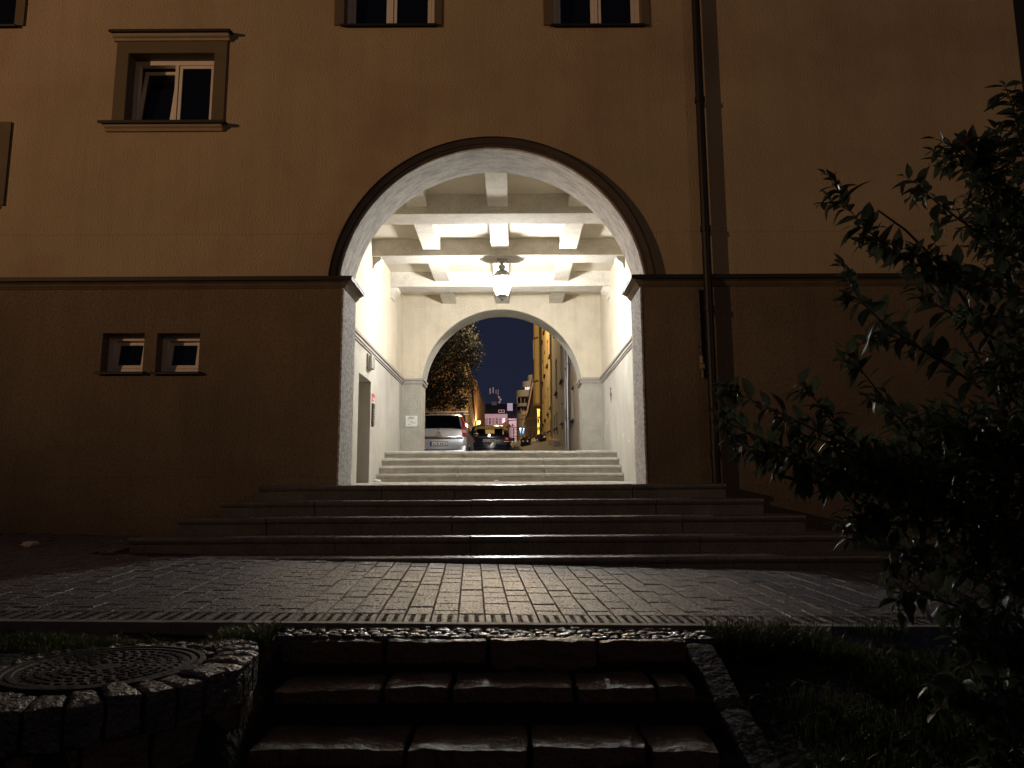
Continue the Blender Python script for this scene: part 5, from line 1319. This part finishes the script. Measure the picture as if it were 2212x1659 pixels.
# tree beyond the arch
tr = thing('yard_tree', (-5.2, 35.5, yard_z(-1, 35.5)), 'large dense leafy tree on the left beyond the parked cars', 'tree')
tt = MB(); zb = yard_z(-1, 35.5)-0.3
tt.tube([(-5.2,35.5,zb),(-5.1,35.5,zb+2),(-5.25,35.6,zb+4),(-5.0,35.5,zb+7)], [0.28,0.23,0.18,0.08], 10)
t2 = random.Random(77); lobes = []
outline = [(1035,745,1.1),(1022,705,1.2),(1036,775,1.0),(1012,800,1.3),(1022,835,0.9),(1000,740,1.8),(985,690,1.8),(975,800,1.8),(950,760,2.0),(940,840,1.6),(1008,862,0.8),(985,850,1.2),(930,700,2.0),(900,780,2.0),(905,850,1.5),(960,660,1.8),(960,868,0.9),(1000,690,1.4),(880,700,2.0),(1018,815,0.8),(1030,735,0.8),(930,872,1.0),(1012,872,0.45)]
for (x, y, r) in outline:
    for Yk in (34.6, 36.2):
        p = P3(x, y, Yk); p.x -= r*0.62; p.y += t2.uniform(-.4,.4); lobes.append((p, r))
for k in range(10): lobes.append((Vector((t2.uniform(-9,-4.5), t2.uniform(34,38.5), t2.uniform(5,11))), 1.6))
tl = MB()
for (c, r) in lobes:
    tt.tube(bez(Vector((-5.1,35.5,zb+2+t2.random()*3)), (c+Vector((-5.1,35.5,c.z)))/2, c, 5), [0.06,0.05,0.04,0.03,0.02,0.01], 5)
    for k in range(int(620*r*r)):
        d = Vector((t2.gauss(0,1), t2.gauss(0,1), t2.gauss(0,1))).normalized()
        f = noise.noise(d*2.1+c)*0.35
        p = c+d*r*(t2.random()**0.35)*(0.85+f)
        if noise.noise(p*1.5) < -0.22: continue
        s = t2.uniform(0.035, 0.075); a = Vector((t2.gauss(0,1), t2.gauss(0,1), t2.gauss(0,1))).normalized(); b = a.cross(d)
        if b.length < 0.1: continue
        b.normalize(); tl.add([p-a*s, p-b*s*0.6, p+a*s, p+b*s*0.6], [(0,1,2,3)])
tt.build('trunk', M['bark'], tr, smooth=60); tl.build('crown', M['tleaf'], tr, recalc=False)
# scrub beside the estate car
sb = thing('dry_bush', (0.05, 27.8, yard_z(0.05, 27.8)), 'small dark scrubby bush right beside the rear of the estate car', 'bush')
sl = MB(); stm = MB()
for k in range(900):
    d = Vector((t2.gauss(0,1), t2.gauss(0,1), abs(t2.gauss(0,1)))).normalized(); p = Vector((0.12,28.3,yard_z(0.05,28.3)-0.05))+Vector((d.x*0.3, d.y*0.3, d.z*0.42))*(t2.random()**0.4)*(1+0.5*noise.noise(d*3))
    a = Vector((t2.gauss(0,1), t2.gauss(0,1), t2.gauss(0,1))).normalized()*0.035; b = a.cross(d)*0.6; sl.add([p-a,p-b,p+a,p+b], [(0,1,2,3)])
for k in range(14): stm.tube([(0.12,28.3,yard_z(0.05,28.3)-0.1),(0.12+t2.uniform(-.3,.3),28.3+t2.uniform(-.3,.3),yard_z(0.05,28.3)+t2.uniform(.2,.4))], [0.01,0.004], 5)
sl.build('foliage', M['tleaf'], sb, recalc=False); stm.build('twigs', M['bark'], sb)

oh = thing('sky_block_house', (0, -22, -1.5), 'unseen house block added behind the viewer to screen off sky light', 'building')  # unseen house added to block sky light on the risers
MB().box(-32, 30, -30, -16, -1.6, 13).build('wall', M['gry'], oh)
MB().prism([(-30.4,13.001),(-15.6,13.001),(-23,17.5)], -32.4, 30.4, 'X').build('roof', M['roofd'], oh)
# ------------------------------------------------------------------ lights and sky
sl_ = bpy.data.lights.new('street_lamp_light', 'SPOT'); sl_.color = (1.0, 0.57, 0.29); sl_.energy = 5200; sl_.spot_size = R(49); sl_.spot_blend = 1.0; sl_.shadow_soft_size = 0.1
so = bpy.data.objects.new('street_lamp_light', sl_); COL.objects.link(so); so.location = (-20, -6, 5.3)
so.rotation_euler = (Vector((-2.2, FY, 7.2))-so.location).to_track_quat('-Z', 'Y').to_euler()
s2 = bpy.data.lights.new('facade_fill_light', 'SPOT'); s2.color = (1.0, 0.62, 0.36); s2.energy = 560; s2.spot_size = R(44); s2.spot_blend = 1.0; s2.shadow_soft_size = 0.3  # added fill spot that lightens the shadows on the facade
so2 = bpy.data.objects.new('facade_fill_light', s2); COL.objects.link(so2); so2.location = (14, -10, 6.5)
so2.rotation_euler = (Vector((1.5, FY, 6.0))-so2.location).to_track_quat('-Z', 'Y').to_euler()
point('yard_fill_light', (-0.2, 17.5, 4.55), (1.0, 0.93, 0.85), 330, 0.1)  # unseen fill added to brighten the cars and near yard
point('yard_lamp_light', (-1.0, 34.6, 9.8), (1.0, 0.70, 0.36), 1900, 0.15)
point('back_street_light', (8, -12, 4.2), (1.0, 0.60, 0.32), 85, 0.2)
point('barn_fill_light', (-0.5, 49.5, 13.2), (1.0, 0.66, 0.36), 1500, 0.15)  # hidden fill, added so that barn and fence show up
point('house_front_light', (4.4, 61.5, 9.0), (1.0, 0.78, 0.22), 4200, 0.15)
point('wall_lamp_light', (LXp+0.62, wy_-0.1, wz_), (1.0, 0.68, 0.3), 220, 0.1)
point('far_street_light', (-2, 160, 17), (1.0, 0.75, 0.85), 9500, 0.3)
point('block_light', (2, 98, 26), (1.0, 0.78, 0.52), 8000, 0.3)  # added light, out of view, to brighten the apartment block
wrd = bpy.data.worlds.new('World'); scene.world = wrd; wrd.use_nodes = True
nt = wrd.node_tree; bg = nt.nodes['Background']
tc = nt.nodes.new('ShaderNodeTexCoord'); sp_ = nt.nodes.new('ShaderNodeSeparateXYZ'); nt.links.new(tc.outputs['Generated'], sp_.inputs[0])
cr = nt.nodes.new('ShaderNodeValToRGB'); nt.links.new(sp_.outputs['Z'], cr.inputs[0])
cr.color_ramp.elements[0].position = 0.0; cr.color_ramp.elements[0].color = (0.0125,0.0155,0.034,1)
cr.color_ramp.elements[1].position = 0.5; cr.color_ramp.elements[1].color = (0.010,0.0125,0.024,1)
nt.links.new(cr.outputs[0], bg.inputs[0]); bg.inputs[1].default_value = 1.0
scene.view_settings.view_transform = 'Standard'; scene.view_settings.look = 'None'; scene.view_settings.exposure = 0; scene.view_settings.gamma = 1
try:
    scene.cycles.max_bounces = 8; scene.cycles.diffuse_bounces = 5; scene.cycles.sample_clamp_indirect = 4
except Exception: pass
# drop helper properties
for o in bpy.data.objects:
    if '_abs' in o: del o['_abs']
